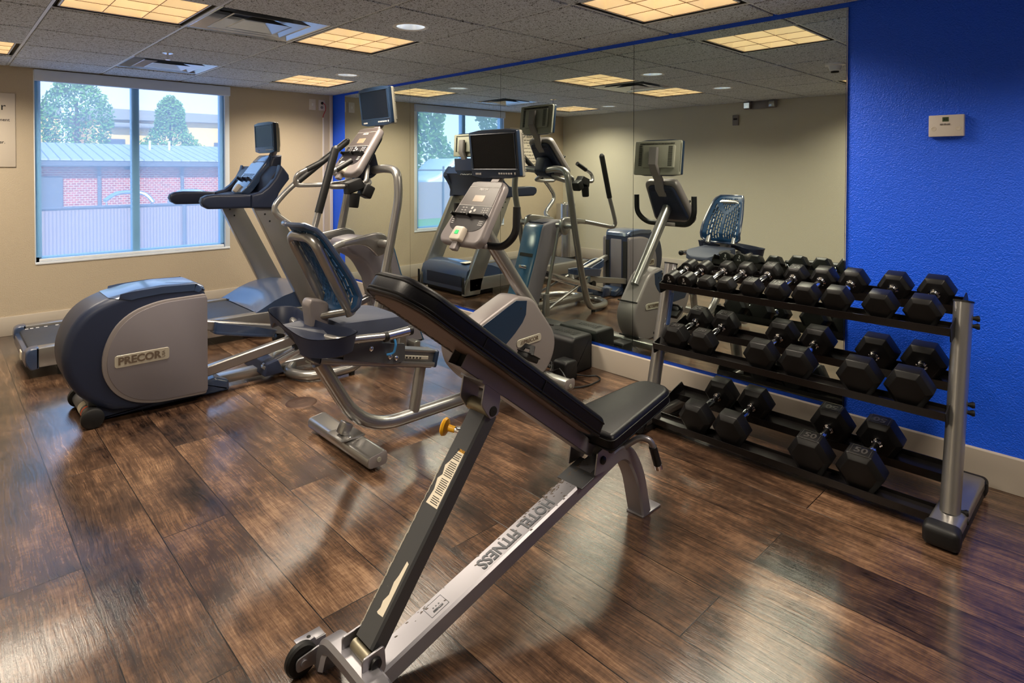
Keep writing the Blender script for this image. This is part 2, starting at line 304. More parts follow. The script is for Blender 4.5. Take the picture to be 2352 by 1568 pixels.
# --- ceiling grid: lines x = GX-i*GS, y = GY+j*GS
GS, GX, GY = .6489, 3.0453, 2.6971
xs = sorted([GX-i*GS for i in range(-1, 7)]); ys = sorted([GY+j*GS for j in range(-8, 7)])
xs = [max(XL, min(XM, x)) for x in xs]; xs = sorted(set(xs)); xs = xs if xs[0] <= XL else [XL]+xs
ys = [max(YN, min(YW, y)) for y in ys]; ys = sorted(set(ys))
if ys[-1] < YW: ys.append(YW)
g = MB()
for x in xs[1:-1]: g.box(x-.0075, x+.0075, YN, YW, ZC-.003, ZC+.03)
for y in ys[1:-1]: g.box(XL, XM, y-.0065, y+.0065, ZC-.001, ZC+.03)
struct(g, 'ceiling_grid', 'grid', smooth=0)
lights = [(4, 1), (2, 1), (5, 4), (1, 4), (1, -2), (5, -2), (2, -5)]     # cell index: i (from GX leftward), j; last one unseen, added to brighten the blue wall
vents = [(3, 1), (3, 4)]; cans = [(2, 0), (1, 3), (4, 0), (5, 3)]
def cell(i, j): return GX-i*GS, GX-(i-1)*GS, GY+j*GS, GY+(j+1)*GS
def cellof(x, y): return int(math.floor((GX-x)/GS))+1, int(math.floor((y-GY)/GS))
t = MB(); rng = random.Random(1)
for a in range(len(xs)-1):
    for c in range(len(ys)-1):
        x0, x1, y0, y1 = xs[a], xs[a+1], ys[c], ys[c+1]; k = cellof((x0+x1)/2, (y0+y1)/2)
        if k in lights or k in vents: continue
        e = .0115; X0, X1, Y0, Y1 = x0+e, x1-e, y0+e, y1-e; z = ZC-.009
        if k in cans:
            b = bmesh.new(); cx, cy = (x0+x1)/2, (y0+y1)/2; o = [b.verts.new((p, q, z)) for p, q in ((X0, Y0), (X1, Y0), (X1, Y1), (X0, Y1))]; n = 32
            ci = [b.verts.new((cx+.088*math.cos(2*math.pi*i/n), cy+.088*math.sin(2*math.pi*i/n), z)) for i in range(n)]
            ed = [b.edges.new((o[i], o[(i+1) % 4])) for i in range(4)]+[b.edges.new((ci[i], ci[(i+1) % n])) for i in range(n)]
            bmesh.ops.triangle_fill(b, edges=ed, use_beauty=True)
            for i in range(4):
                v1, v2 = o[i], o[(i+1) % 4]; b.faces.new((v1, v2, b.verts.new((v2.co.x, v2.co.y, ZC+.01)), b.verts.new((v1.co.x, v1.co.y, ZC+.01))))
            t._add(b)
        else: t.box(X0, X1, Y0, Y1, z, ZC+.012, .0025, 1)
struct(t, 'ceiling', 'tile', smooth=0)
# --- troffers
where = {(4, 1): 'by the vent nearest the camera, upper left', (2, 1): 'between the long vent and the round downlight', (5, 4): 'cut off at the left edge', (1, 4): 'smallest, nearest the far corner',
         (1, -2): 'along the mirror, nearest the blue wall at the top', (5, -2): 'glimpsed at the mirror edge', (2, -5): 'unseen, added behind the camera'}
for (i, j) in lights:
    x0, x1, y0, y1 = cell(i, j); cx, cy = (x0+x1)/2, (y0+y1)/2; h = .5*GS-.0125
    T = thing('ceiling_light', 'square warm louvered ceiling light, '+where[(i, j)], 'light', (cx, cy, ZC), 'recessed square ceiling lights')
    m = MB(); a = h-.028
    for s, q in (((cx-h, cx-a, cy-h, cy+h), 0), ((cx+a, cx+h, cy-h, cy+h), 0), ((cx-a, cx+a, cy-h, cy-a), 1), ((cx-a, cx+a, cy+a, cy+h), 1)): m.box(s[0], s[1], s[2], s[3], ZC+.055, ZC+.07)
    for s in ((cx-h, cx-h+.003, cy-h, cy+h), (cx+h-.003, cx+h, cy-h, cy+h), (cx-h, cx+h, cy-h, cy-h+.003), (cx-h, cx+h, cy+h-.003, cy+h)): m.box(*s, ZC, ZC+.16)
    m.build('housing', 'dark', T, smooth=0)
    f = MB(); r = a+.010
    for s in ((cx-r, cx-a, cy-r, cy+r), (cx+a, cx+r, cy-r, cy+r), (cx-r, cx+r, cy-r, cy-a), (cx-r, cx+r, cy+a, cy+r)): f.box(*s, ZC+.002, ZC+.012)
    f.build('door_frame', 'grid', T, smooth=0)
    MB().quad([(cx-h, cy-h, ZC+.135), (cx-h, cy+h, ZC+.135), (cx+h, cy+h, ZC+.135), (cx+h, cy-h, ZC+.135)]).build('lamp_panel', 'glow', T, smooth=0)
    l = MB(); c3 = 2*a/3
    for k in range(4):
        p = -a+k*c3
        for dirx in (0, 1):
            pr = [(-.0015, .004), (.0015, .004), (.004, .03), (.012, .055), (.024, .075), (-.024, .075), (-.012, .055), (-.004, .03)]
            if k == 0: pr = [(q, z) for q, z in pr if q > 0] + [(0, .075), (0, .004)]
            if k == 3: pr = [(q, z) for q, z in pr if q < 0] + [(0, .004), (0, .075)]
            if dirx == 0: mtx = Matrix(((1, 0, 0, cx+p), (0, 1, 0, cy), (0, 0, 1, ZC), (0, 0, 0, 1)))
            else: mtx = Matrix(((0, 1, 0, cx), (1, 0, 0, cy+p), (0, 0, 1, ZC), (0, 0, 0, 1)))
            l.prism(pr, -a, a, mtx)
    l.build('louver', 'louver', T, smooth=40); q = MB()
    for k in range(4):
        p = -a+k*c3; q.box(cx+p-.0014, cx+p+.0014, cy-a, cy+a, ZC+.0015, ZC+.004).box(cx-a, cx+a, cy+p-.0014, cy+p+.0014, ZC+.0015, ZC+.004)
    q.build('louver_edges', 'louvedge', T, smooth=0)
    ld = bpy.data.lights.new('troffer_light', 'AREA'); ld.shape = 'SQUARE'; ld.size = 2*a; ld.energy = LAMP_W; ld.color = LAMP_C; ld.spread = math.radians(LAMP_SPREAD)
    lo = bpy.data.objects.new('troffer_light', ld); lo.location = (0, 0, -.001); lo.parent = T; COL.objects.link(lo)
# --- vents
for (i, j), wh in zip(vents, ('between two square lights, near the camera', 'near the window wall beside the sprinkler')):
    x0, x1, y0, y1 = cell(i, j); cx, cy = (x0+x1)/2, (y0+y1)/2; h = .5*GS-.0125
    T = thing('ceiling_vent', 'square metal air diffuser with nested cones, '+wh, 'vent', (cx, cy, ZC), 'square ceiling air diffusers')
    def sqring(m, r0, z0, r1, z1):
        A = [(-1, -1), (1, -1), (1, 1), (-1, 1)]
        for k in range(4): a, b = A[k], A[(k+1) % 4]; m.quad([(cx+a[0]*r0, cy+a[1]*r0, ZC+z0), (cx+b[0]*r0, cy+b[1]*r0, ZC+z0), (cx+b[0]*r1, cy+b[1]*r1, ZC+z1), (cx+a[0]*r1, cy+a[1]*r1, ZC+z1)])
    m = MB(); sqring(m, h, .0, h-.012, .002); sqring(m, h-.012, .002, h-.10, .085); sqring(m, h-.10, .085, h-.13, .13); m.build('outer_frame', 'ventm', T, smooth=0)
    m = MB(); sqring(m, .225, -.004, .213, -.002); sqring(m, .213, -.002, .12, .062); sqring(m, .225, -.004, .13, .070); m.build('cone', 'ventm', T, smooth=0)
    m = MB(); m.quad([(cx-.135, cy-.135, ZC-.008), (cx-.135, cy+.135, ZC-.008), (cx+.135, cy+.135, ZC-.008), (cx+.135, cy-.135, ZC-.008)]) if False else None
    sqring(m, .145, -.008, .135, -.006); sqring(m, .135, -.006, .06, .035); m.quad([(cx-.06, cy-.06, ZC+.035), (cx+.06, cy-.06, ZC+.035), (cx+.06, cy+.06, ZC+.035), (cx-.06, cy+.06, ZC+.035)]); m.build('centre_plaque', 'ventm', T, smooth=0)
    MB().box(cx-h, cx+h, cy-h, cy+h, ZC+.131, ZC+.14).build('duct_opening', 'dark', T, smooth=0)
    m = MB()
    for s in (-1, 1): m.box(cx-.2, cx+.2, cy+s*.06-.006, cy+s*.06+.006, ZC+.066, ZC+.072)
    m.build('bracket', 'dark', T, smooth=0)
# --- downlights
for (i, j), wh in zip(cans, ('beside the square light, nearest the camera', 'small, close to the mirror wall near the far corner', 'seen only in the mirror, right of the mirrored vent', 'seen only in the mirror, far left of the room')):
    x0, x1, y0, y1 = cell(i, j); cx, cy = (x0+x1)/2, (y0+y1)/2
    T = thing('round_downlight', 'round white downlight, '+wh, 'light', (cx, cy, ZC), 'round recessed downlights')
    MB().lathe((cx, cy, ZC-.007), [(.086, .006), (.084, -.001), (.092, -.006), (.106, -.004), (.109, .0)], 40).build('trim_ring', 'white', T)
    MB().lathe((cx, cy, ZC-.007), [(.086, 0), (.078, .05), (.06, .10), (.001, .11)], 40).build('reflector', 'led', T)
x, y = 1.255, 4.954; T = thing('fire_sprinkler', 'small pendant fire sprinkler with round escutcheon on the ceiling', 'sprinkler', (x, y, ZC))
MB().lathe((x, y, ZC-.007), [(.001, -.008), (.018, -.010), (.036, -.003), (.037, 0)], 28).build('escutcheon', 'chrome', T)
MB().cyl((x, y, ZC-.012), (x, y, ZC-.055), .007, 10).lathe((x, y, ZC-.058), [(.001, .003), (.017, .002), (.017, 0), (.001, 0)], 16).build('nozzle', 'chrome', T)
x, y = 1.50, 1.702; T = thing('smoke_detector', 'white round smoke detector hanging from the ceiling, seen in the mirror', 'smoke detector', (x, y, ZC))
MB().lathe((x, y, ZC-.007), [(.001, 0), (.075, 0), (.073, -.016), (.05, -.022), (.04, -.055), (.03, -.062)], 32).build('housing', 'white', T)
MB().lathe((x, y, ZC-.069), [(.03, 0), (.028, -.012), (.001, -.014)], 24).build('sensor_cap', 'dark', T)
# --- window
f = MB(); Y0, Y1 = YW+.03, YW+.09
f.box(WX0, WX0+.05, Y0, Y1, WZ0, WZ1, .004); f.box(WX1-.085, WX1-.045, Y0, Y1, WZ0, WZ1, .004); f.box(1.343, 1.408, Y0-.012, Y1, WZ0, WZ1, .006); f.box(WX0, WX1-.045, Y0, Y1, WZ0, WZ0+.05, .004); f.box(WX0, WX1-.045, Y0, Y1, WZ1-.05, WZ1, .004)
win = struct(f, 'window_1', 'vframe')
MB().box(WX0+.05, 1.343, YW+.06, YW+.064, WZ0+.05, WZ1-.05).box(1.408, WX1-.085, YW+.06, YW+.064, WZ0+.05, WZ1-.05).build('window_glass', 'glass', win, smooth=0)
m = MB().box(WX1-.045, WX1, YW-.002, YW+.09, WZ0, WZ1, .002).box(WX0, WX1, YW-.006, YW+.03, WZ0-.012, WZ0+.006, .002).box(WX0-.003, WX0+.006, YW-.002, YW+.09, WZ0, WZ1, .002); m.build('window_reveal', 'wreveal', win)
T = thing('roller_shade', 'translucent mesh roller shade pulled down under a grey valance', 'window shade', (1.42, YW, WZ1))
MB().box(WX0+.002, WX1, YW-.035, YW+.02, 2.143, WZ1+.002, .003).build('valance', 'valance', T)
MB().quad([(WX0+.028, YW+.012, WZ0+.03), (WX1-.06, YW+.012, WZ0+.03), (WX1-.06, YW+.012, 2.15), (WX0+.028, YW+.012, 2.15)]).build('mesh_fabric', 'shade', T, smooth=0)
MB().box(WX0+.028, WX1-.055, YW+.004, YW+.02, WZ0+.008, WZ0+.034, .004).build('hem_bar', 'wreveal', T)
# --- mirrors
m = MB()
for y in (4.917, 3.622, 2.326): m.box(XM-.0035, XM, y-.0025, y+.0025, .205, 2.222)
struct(m, 'trim_3', 'dark', smooth=0)
seams = [6.205, 4.917, 3.622, 2.326, 1.04]
for k in range(4):
    o = MB().box(XM-.0085, XM-.001, seams[k+1]+.0016, seams[k]-.0016, .190, 2.222).build('wall_mirror', 'mirror', origin=(XM, (seams[k]+seams[k+1])/2, .205), smooth=0)
    tag(o, 'tall frameless wall mirror panel, '+('farthest, by the blue corner strip', 'second from the far corner, behind the recumbent bike screen', 'third from the far corner, showing the bike screen from behind', 'nearest, beside the bare blue wall behind the dumbbells')[k], 'mirror', 'frameless mirror panels on the blue wall')
m = MB().box(XM-.0095, XM-.002, 1.04, 6.205, .184, .1898).box(XM-.0095, XM-.002, 1.035, 1.0395, .185, 2.222); struct(m, 'trim_2', 'chrome', smooth=0)
# --- thermostat on blue wall
T = thing('thermostat', 'white wall thermostat with small green display on the blue wall', 'thermostat', (XM, .617, 1.6))
y0, y1, z0, z1 = .552, .685, 1.552, 1.650
MB().box(XM-.028, XM, y0, y1, z0, z1, .003).build('housing', 'offwhite', T)
MB().box(XM-.0288, XM-.027, .608, .632, 1.620, 1.640).build('display', mat('lcd_green', (60, 82, 52), .3), T)
text('65', 'display_digits', .016, (XM-.0292, .62, 1.63), (0, -1, 0), (0, 0, 1), 'text', T)
for k in range(3): MB().box(XM-.031, XM-.028, .622-.0135*(k-1)-.0055, .622-.0135*(k-1)+.0055, 1.604, 1.611, .002).build('button', 'greyp', T)
for yy in (.665, .572): MB().lathe((XM-.027, yy, 1.588), [(.011, 0), (.010, .002), (.001, .001)], 16, (-1, 0, 0)).build('slide_switch', 'pod', T)
# --- switch plates, raceway, cable, sign
def plate(x0, x1, z0, z1, name, lab, cat):
    T = thing(name, lab, cat, ((x0+x1)/2, YW, z0)); MB().box(x0, x1, YW-.008, YW, z0, z1, .003).build('cover_plate', 'offwhite', T); return T
T = plate(3.077, 3.157, 2.065, 2.187, 'blank_wall_plate', 'blank cream wall plate high on the far wall', 'wall plate')
MB().box(3.107, 3.127, YW-.013, YW-.008, 2.11, 2.14, .002).build('toggle', 'white', T)
T = plate(3.192, 3.272, 2.065, 2.187, 'power_outlet', 'cream power outlet with a black plug, by the corner', 'outlet')
MB().cyl((3.232, YW-.009, 2.1), (3.232, YW-.0075, 2.1), .017, 20).build('socket', 'greyp', T)
T = thing('wall_cable', 'red cable with black plug hanging from the high outlet', 'cable', (3.232, YW, 2.0))
MB().sphere((3.232, YW-.018, 2.148), .016).build('plug', 'rubber', T)
MB().tube(spline([(3.235, YW-.03, 2.15), (3.262, YW-.03, 2.125), (3.268, YW-.024, 2.07), (3.25, YW-.015, 2.02), (3.243, YW-.010, 1.985)], 5), .004, 8).build('cord', 'red', T)
o = MB().box(3.236, 3.258, YW-.013, YW, .16, 1.985, .003).build('cable_raceway', 'offwhite', origin=(3.247, YW, .16)); tag(o, 'narrow cream cable channel running down the far wall near the corner', 'cable channel')
T = thing('wall_sign', 'pale fitness center rules sign cut off at the left edge, left of the window', 'sign', (.18, YW, 1.4))
MB().box(-.13, .497, YW-.010, YW, 1.408, 2.02, .002).build('sign_board', mat('sign_board_beige', (208, 196, 180), .5), T)
SY = YW-.0105
text('Fitness Center', 'sign_title', .088, (.175, SY, 1.905), (1, 0, 0), (0, 0, 1), 'text', T, .001, .0005)
for z, s, xr in ((1.840, 'Welcome. Please sign in first', .36), (1.798, 'Wipe down all exercise equipment', .478), (1.760, 'after each use', .16), (1.715, 'Open daily for hotel guests', .34), (1.662, 'Children must be supervised', .35), (1.613, 'No glass in the fitness center.', .478), (1.565, 'Exercise at your own risk', .30), (1.515, 'Towels are provided', .24), (1.470, 'Thank you', .10)):
    L = len(s)*.0170
    text(s, 'sign_text', .036, (xr-L/2, SY, z), (1, 0, 0), (0, 0, 1), 'text', T, .001, .0004)
# left-wall things seen in the mirror
T = thing('emergency_light', 'grey emergency light with two lamp heads high on the left wall, in the mirror', 'emergency light', (XL, 3.23, 2.14))
MB().box(XL, XL+.05, 3.09, 3.37, 2.15, 2.25, .01).build('body', 'greyp', T)
for yy in (3.40, 3.09): h = MB().box(XL+.03, XL+.10, yy-.045, yy+.045, 2.148, 2.238, .015).build('lamp_head', 'greyp', T); MB().box(XL+.1, XL+.104, yy-.033, yy+.033, 2.160, 2.226, .01).build('lens', 'steel' if yy < 3.2 else 'led', h)
T = thing('wall_sensor', 'small grey keypad box on the left wall, in the mirror', 'sensor', (XL, 3.58, 1.96)); MB().box(XL, XL+.02, 3.54, 3.62, 1.96, 2.09, .004).build('housing', 'greyp', T); MB().box(XL+.02, XL+.022, 3.555, 3.605, 2.03, 2.05).build('display', 'dark', T)
T = thing('trash_can', 'tall round stainless trash can in the far left corner, seen in the mirror', 'trash can', (-.47, 6.24, 0))
MB().lathe((-.47, 6.24, .0), [(.001, 0), (.15, 0), (.15, .84), (.145, .86), (.09, .87), (.085, .85), (.001, .84)], 36).build('body', 'steel', T); MB().lathe((-.47, 6.24, .0), [(.152, .0), (.154, .03), (.151, .035)], 36).build('base_ring', 'rubber', T)
o = MB().lathe((1.58, 3.45, 0), [(.001, .004), (.075, .004), (.086, .003), (.09, 0)], 36).lathe((1.58, 3.45, .004), [(.030, .0), (.033, .0012), (.036, 0)], 24).build('floor_outlet_cover', 'bronze', origin=(1.58, 3.45, 0)); tag(o, 'round bronze floor outlet cover set in the planks', 'floor cover')
# ------------------------------------------------------------------ shared console with screen (treadmill, elliptical, bike)
def tv(T, xt, xb, yc, zt, zb, neck=None):
    """television facing -x, top front edge at (xt, zt), bottom front edge (xb, zb)"""
    hgt = math.hypot(zt-zb, xt-xb); m = frame((xt, yc, zt), (0, -1, 0), (xt-xb, 0, zt-zb))       # local x: to the camera's right, z up, y: depth away
    w = .215
    B = lambda: MB()
    cs = B().prism(rpoly([(-w, -hgt+.012), (-w, -.004), (-w*.55, .008), (w*.55, .008), (w, -.004), (w, -hgt+.012), (w*.6, -hgt-.002), (-w*.6, -hgt-.002)], .007, 3), .0, .028, m, .004).build('tv_casing', 'tvb', T)
    sb = .026
    B().box(-w+sb, w-sb, -.0012, .004, -hgt+.055, -.022, .002, 1, m).build('tv_screen', 'screen', cs)
    f = B()
    for a, b_, c, d in ((-w+.012, w-.012, -.022, -.016), (-w+.012, w-.012, -hgt+.047, -hgt+.055)): f.box(a, b_, -.004, .002, c, d, .0015, 1, m)
    for a, b_ in ((-w+sb-.008, -w+sb), (w-sb, w-sb+.008)): f.box(a, b_, -.004, .002, -hgt+.05, -.018, .0015, 1, m)
    f.build('tv_bezel_lip', 'tvb', cs)
    k = B()
    for i in range(6): k.box(.035+i*.021, .050+i*.021, -.003, .001, -hgt+.022, -hgt+.032, .001, 1, m)
    for i in range(4): k.box(-.175+i*.014, -.166+i*.014, -.003, .001, -hgt+.018, -hgt+.030, .001, 1, m)
    k.box(.172, .184, -.004, .001, -hgt+.020, -hgt+.034, .002, 1, m); k.build('tv_buttons', 'ink', cs)
    bk = B().prism(rpoly([(-w*.992, -hgt*.99), (-w*.992, -.004), (w*.992, -.004), (w*.992, -hgt*.99)], .012, 3), .026, .054, m, .008)
    bk.prism(rpoly([(-w*.55, -hgt*.80), (-w*.55, -hgt*.16), (w*.8, -hgt*.16), (w*.8, -hgt*.80)], .012, 3), .055, .078, m, .006)
    bo = bk.build('tv_back', 'tvback', T)
    v = B()
    for i in range(22): v.box(-w*.8+.004, -w*.8+.03, .055, .0585, -hgt*.16-i*.0078, -hgt*.16-i*.0078+.0035, 0, 1, m); v.box(w*.55, w*.72, .077, .0795, -hgt*.2-i*.0074, -hgt*.2-i*.0074+.0032, 0, 1, m)
    for i in range(30): v.box(-w*.75+i*.0108, -w*.75+i*.0108+.004, .055, .0585, -hgt*.12, -hgt*.08, 0, 1, m)
    v.build('tv_vents', 'dark', bo)
    # side ventilation ribs facing the camera
    v = B()
    for i in range(24): v.box(w-.004, w+.0015, .044, .054, -.03-i*.0095, -.03-i*.0095+.005, 0, 1, m)
    v.build('side_ribs', 'tvback', bo)
def console(T, dx, yc, dz, handle=None):
    """bike-style console; numbers are those of the bike (yc 2.70), shifted by dx, dz"""
    tv(T, 2.430+dx, 2.463+dx, yc, 1.628+dz, 1.345+dz)
    o = Vector((2.168+dx, yc, .985+dz)); U = Vector((.245, 0, .345)).normalized(); L = .425
    m = frame(o, (0, -1, 0), U)                     # local y = U x (0,-1,0) -> into the machine
    hw = lambda t: .198-(.198-.150)*t/L
    out = rpoly([(-hw(0)*.80, -.012), (-hw(.06), .03), (-hw(L), L), (hw(L), L), (hw(.06), .03), (hw(0)*.80, -.012)], [.06, .07, .06, .06, .07, .06], 6)
    hs = MB().prism(out, 0.0, .060, m, .020, 4).build('console_housing', 'greyp', T)
    ins = lambda a: [(-hw(.05)+a+.012, .05), (-hw(L)+a, L-a), (hw(L)-a, L-a), (hw(.05)-a-.012, .05)]
    # overlays lie on the front face (local y slightly below 0)
    def over(pts, r, name, mt, d=.0022, th=.003, par=None): return MB().prism(rpoly(pts, r, 4), -d, th, m, .0008, 1).build(name, mt, par or hs)
    over([(-hw(.36)+.022, .375), (-hw(L)+.018, L-.016), (hw(L)-.018, L-.016), (hw(.36)-.022, .375)], [.006, .035, .035, .006], 'top_overlay', 'panelt')
    over([(-hw(.24)+.026, .245), (-hw(.37)+.022, .371), (hw(.37)-.022, .371), (hw(.24)-.026, .245)], .006, 'display_panel', 'panelt')
    over([(-hw(.24)+.026, .241), (hw(.24)-.026, .241), (hw(.15)-.030, .16), (.148, .10), (.09, .070), (-.09, .070), (-.148, .10), (-hw(.15)+.030, .16)], [.004, .004, .02, .05, .03, .03, .05, .02], 'keypad_panel', 'panel')
    for z in (.373, .243): MB().box(-hw(z)+.02, hw(z)-.02, -.0030, .0, z-.0012, z+.0012, 0, 1, m).build('seam_line', 'ink', hs)
    over([(-.05, .27), (-.05, .315), (.045, .315), (.045, .27)], .004, 'lcd', 'lcd', .003)
    k = MB()
    for i in range(4):
        for j in range(3): k.box(.075+j*.020, .087+j*.020, -.004, 0, .183+i*.0135, .190+i*.0135, .002, 1, m)
    for i in range(3):
        for j in range(2): k.box(-.105+j*.028, -.088+j*.028, -.004, 0, .186+i*.018, .193+i*.018, .002, 1, m)
    for a, b_ in ((-.015, .225), (-.015, .198), (.016, .21)): k.lathe(m @ Vector((a, -.003, b_)), [(.0105, 0), (.0095, .001), (.001, .001)], 16, m.to_3x3() @ Vector((0, -1, 0)))
    for i in range(3): k.box(-.14, -.118, -.003, 0, .115+i*.012, .119+i*.012, 0, 1, m); k.box(.10, .135, -.003, 0, .115+i*.012, .119+i*.012, 0, 1, m)
    k.build('keys', 'ink', hs)
    text('PRECOR', 'maker_mark', .020, m @ Vector((.0, -.003, .356)), (0, -1, 0), U, 'ink', hs, .001, .0008, .3)
    r = MB().box(-.150, .150, -.030, -.004, .170, .176, .002, 1, m)
    for a in (-.15, -.002, .146): r.box(a, a+.012, -.034, .0, .160, .178, .002, 1, m)
    r.build('reading_rack', 'rubber', T)
    p = MB().prism(rpoly([(-.048, -.004), (-.042, .085), (.042, .085), (.048, -.004)], .016, 4), -.034, .01, m, .008, 3).build('stop_pod', 'pod', T)
    MB().prism(rpoly([(-.016, .03), (-.014, .056), (.014, .056), (.016, .03)], .005, 3), -.0365, -.03, m, .001, 1).build('green_key', 'green', p)
    MB().prism(rpoly([(-.028, -.055), (-.022, -.004), (.022, -.004), (.028, -.055)], .01, 3), -.012, .02, m, .004).build('pod_stem', 'greyp', T)
    # back cover and screen neck
    bk = [(-hw(.05)+.03, .045), (-hw(L)+.03, L-.03), (hw(L)-.03, L-.03), (hw(.05)-.03, .045)]
    MB().prism(rpoly(bk, .05, 5), .055, .085, m, .018, 3).box(-.095, .095, .083, .089, L-.085, L-.065, .002, 1, m).build('back_cover', 'navyd', T)
    MB().rtube([m @ Vector((0, .075, .30)), m @ Vector((0, .085, .37)), m @ Vector((0, .055, L+.02)), (2.518+dx, yc, 1.375+dz), (2.556+dx, yc, 1.44+dz), (2.540+dx, yc, 1.575+dz)], .080, .03, (0, 1, 0), .008).build('screen_neck', 'greyp', T)
    return m
# ------------------------------------------------------------------ treadmill
T = thing('treadmill', 'grey and navy treadmill standing along the window wall', 'treadmill', (1.5, 5.46, 0)); N, Fy = 5.02, 5.90
for nm, (a, b_) in (('near', (N, N+.095)), ('far', (Fy-.095, Fy))):
    MB().prism(rpoly([(.488, .078), (.488, .206), (2.36, .198), (2.52, .198), (2.52, .06)], .012, 3), a, b_, None, .006).build('side_rail', 'silver', T)
    MB().prism(rpoly([(.418, .12), (.424, .192), (.450, .207), (.492, .209), (.492, .070), (.45, .060)], [.03, .02, .02, .001, .001, .03], 3), a-.004, b_+.004, None, .010, 3).build('end_cap', 'navy', T)
MB().box(.425, .47, N+.06, Fy-.06, .075, .16, .012).box(.49, 2.4, N+.05, Fy-.05, .075, .10).build('deck_frame', 'navy', T)
MB().prism([(.47, .100), (.453, .115), (.447, .145), (.457, .173), (.48, .186), (2.15, .183), (2.15, .100)], N+.10, Fy-.10, None, .004).build('running_belt', 'belt', T)
k = MB()
for i, x in enumerate((.485, .515, .55, .60, .67, .79, 1.0)):
    for yy in (N+.115, Fy-.135): k.box(x, x+.02, yy, yy+.022, .184, .1872)
k.build('belt_marks', 'ink', T, smooth=0)
o = MB().box(.419, .425, 5.27, 5.36, .085, .14).build('caution_label', 'labelw', T)
prof = [(1.92, .200), (1.99, .245), (2.08, .292), (2.17, .325), (2.26, .345), (2.36, .350), (2.46, .335), (2.53, .29), (2.55, .20), (2.55, .055), (2.30, .05), (2.1, .12), (1.95, .19)]
h = MB(); b = bmesh.new(); n = 16; rings = []
for i in range(n+1):       # hood arches across the belt, lower and longer at the sides
    v = i/n; y = N+.03+(Fy-N-.06)*v; c = math.cos((v-.5)*math.pi)
    rings.append([b.verts.new((x+(.10*c if q < 8 and x < 2.3 else 0)*(1-(min(8, q)/8)), y, z+(.022*c-.012 if 1 <= q <= 7 else 0))) for q, (x, z) in enumerate(prof)])
for i in range(n):
    for q in range(len(prof)): b.faces.new((rings[i][q], rings[i][(q+1) % len(prof)], rings[i+1][(q+1) % len(prof)], rings[i+1][q]))
b.faces.new(rings[0]); b.faces.new(rings[-1]); bmesh.ops.recalc_face_normals(b, faces=list(b.faces)); h._add(b)
hd = h.build('motor_hood', 'navy', T, smooth=50)
MB().box(2.553, 2.557, 5.25, 5.34, .11, .15).build('serial_label', 'labelw', hd); MB().box(2.553, 2.556, 5.36, 5.42, .11, .15).build('warning_label', 'orange', hd)
MB().prism(rpoly([(2.556, .10), (2.556, .22), (2.560, .22), (2.560, .10)], .001), 5.12, 5.75).build('hood_crease', 'navyd', hd)
MB().box(2.33, 2.47, 5.15, 5.25, .351, .3525).build('top_label', 'labelw', hd)
for a, b_ in ((N, N+.06), (Fy-.06, Fy)):
    u = MB().prism([(1.900, 1.075), (2.100, 1.065), (2.585, .115), (2.585, .02), (2.37, .02), (2.335, .16)], a, b_, None, .006).build('upright', 'silver', T)
    m = MB()
    for x, z in ((2.42, .12), (1.99, 1.02), (2.03, .96)): m.cyl((x, a-.002, z), (x, b_+.002, z), .008, 12)
    m.box(2.586, 2.592, a+.01, b_-.01, .04, .22, .002).build('bolts', 'rubber', u)
# handlebar arms and console bowl
arm = [(1.49, 1.139), (1.500, 1.172), (1.535, 1.190), (1.60, 1.196), (1.80, 1.190), (1.87, 1.184), (1.87, 1.078), (1.62, 1.080), (1.545, 1.082), (1.505, 1.105)]
bowl = [(1.868, 1.184), (1.95, 1.205), (2.01, 1.25), (2.07, 1.32), (2.105, 1.39), (2.115, 1.430), (2.145, 1.40), (2.185, 1.345), (2.19, 1.31), (2.13, 1.235), (2.10, 1.19), (2.082, 1.14), (2.09, 1.065), (1.868, 1.076)]
for a, b_ in ((N-.035, N+.055), (Fy-.055, Fy+.035)):
    MB().prism(arm, a, b_, None, .022, 4).build('handlebar', 'navyd', T)
    MB().prism(bowl, a, b_, None, .020, 4).build('console_wing', 'navyd', T)
b = MB()
b.prism([(2.06, 1.33), (2.13, 1.42), (2.19, 1.345), (2.12, 1.23), (2.09, 1.15), (2.09, 1.08), (2.05, 1.08), (2.04, 1.20)], N+.03, Fy-.03, None, .006)
b.prism([(1.87, 1.10), (1.87, 1.165), (1.95, 1.18), (2.05, 1.20), (2.07, 1.08), (1.9, 1.08)], N+.03, Fy-.03, None, .006)
b.prism([(2.12, 1.36), (2.16, 1.50), (2.25, 1.52), (2.24, 1.38), (2.19, 1.33)], 5.28, 5.64, None, .02, 3)
b.build('console_back', 'navyd', T)
U = Vector((2.165-1.925, 0, 1.500-1.185)).normalized(); m = frame((1.92, 5.46, 1.185), (0, -1, 0), U)
cp = MB().prism(rpoly([(-.13, 0), (-.165, .06), (-.165, .33), (-.13, .415), (.13, .415), (.165, .33), (.165, .06), (.13, 0)], .03, 4), -.012, .05, m, .010, 3).build('display_console', 'dispc', T)
MB().prism(rpoly([(-.145, .15), (-.145, .32), (.145, .32), (.145, .15)], .01), -.0145, -.010, m).build('display_panel', 'dispc', cp)
MB().box(-.14, .14, -.0145, -.011, .335, .338, 0, 1, m).build('seam_line', 'ink', cp)
k = MB()
for i in range(3):
    for j in range(9): k.box(-.12+j*.028, -.108+j*.028, -.017, -.013, .16+i*.016, .166+i*.016, 0, 1, m)
k.build('keys', 'navyd', cp)
r = MB().box(-.12, .12, -.045, -.012, .135, .142, .002, 1, m)
for a in (-.12, -.006, .108): r.box(a, a+.012, -.05, -.01, .122, .146, .002, 1, m)
r.build('reading_rack', 'navyd', T)
MB().prism(rpoly([(-.02, -.005), (-.03, .07), (.03, .07), (.02, -.005)], .01), -.045, -.01, m, .006).build('stop_pod', 'pod', T)
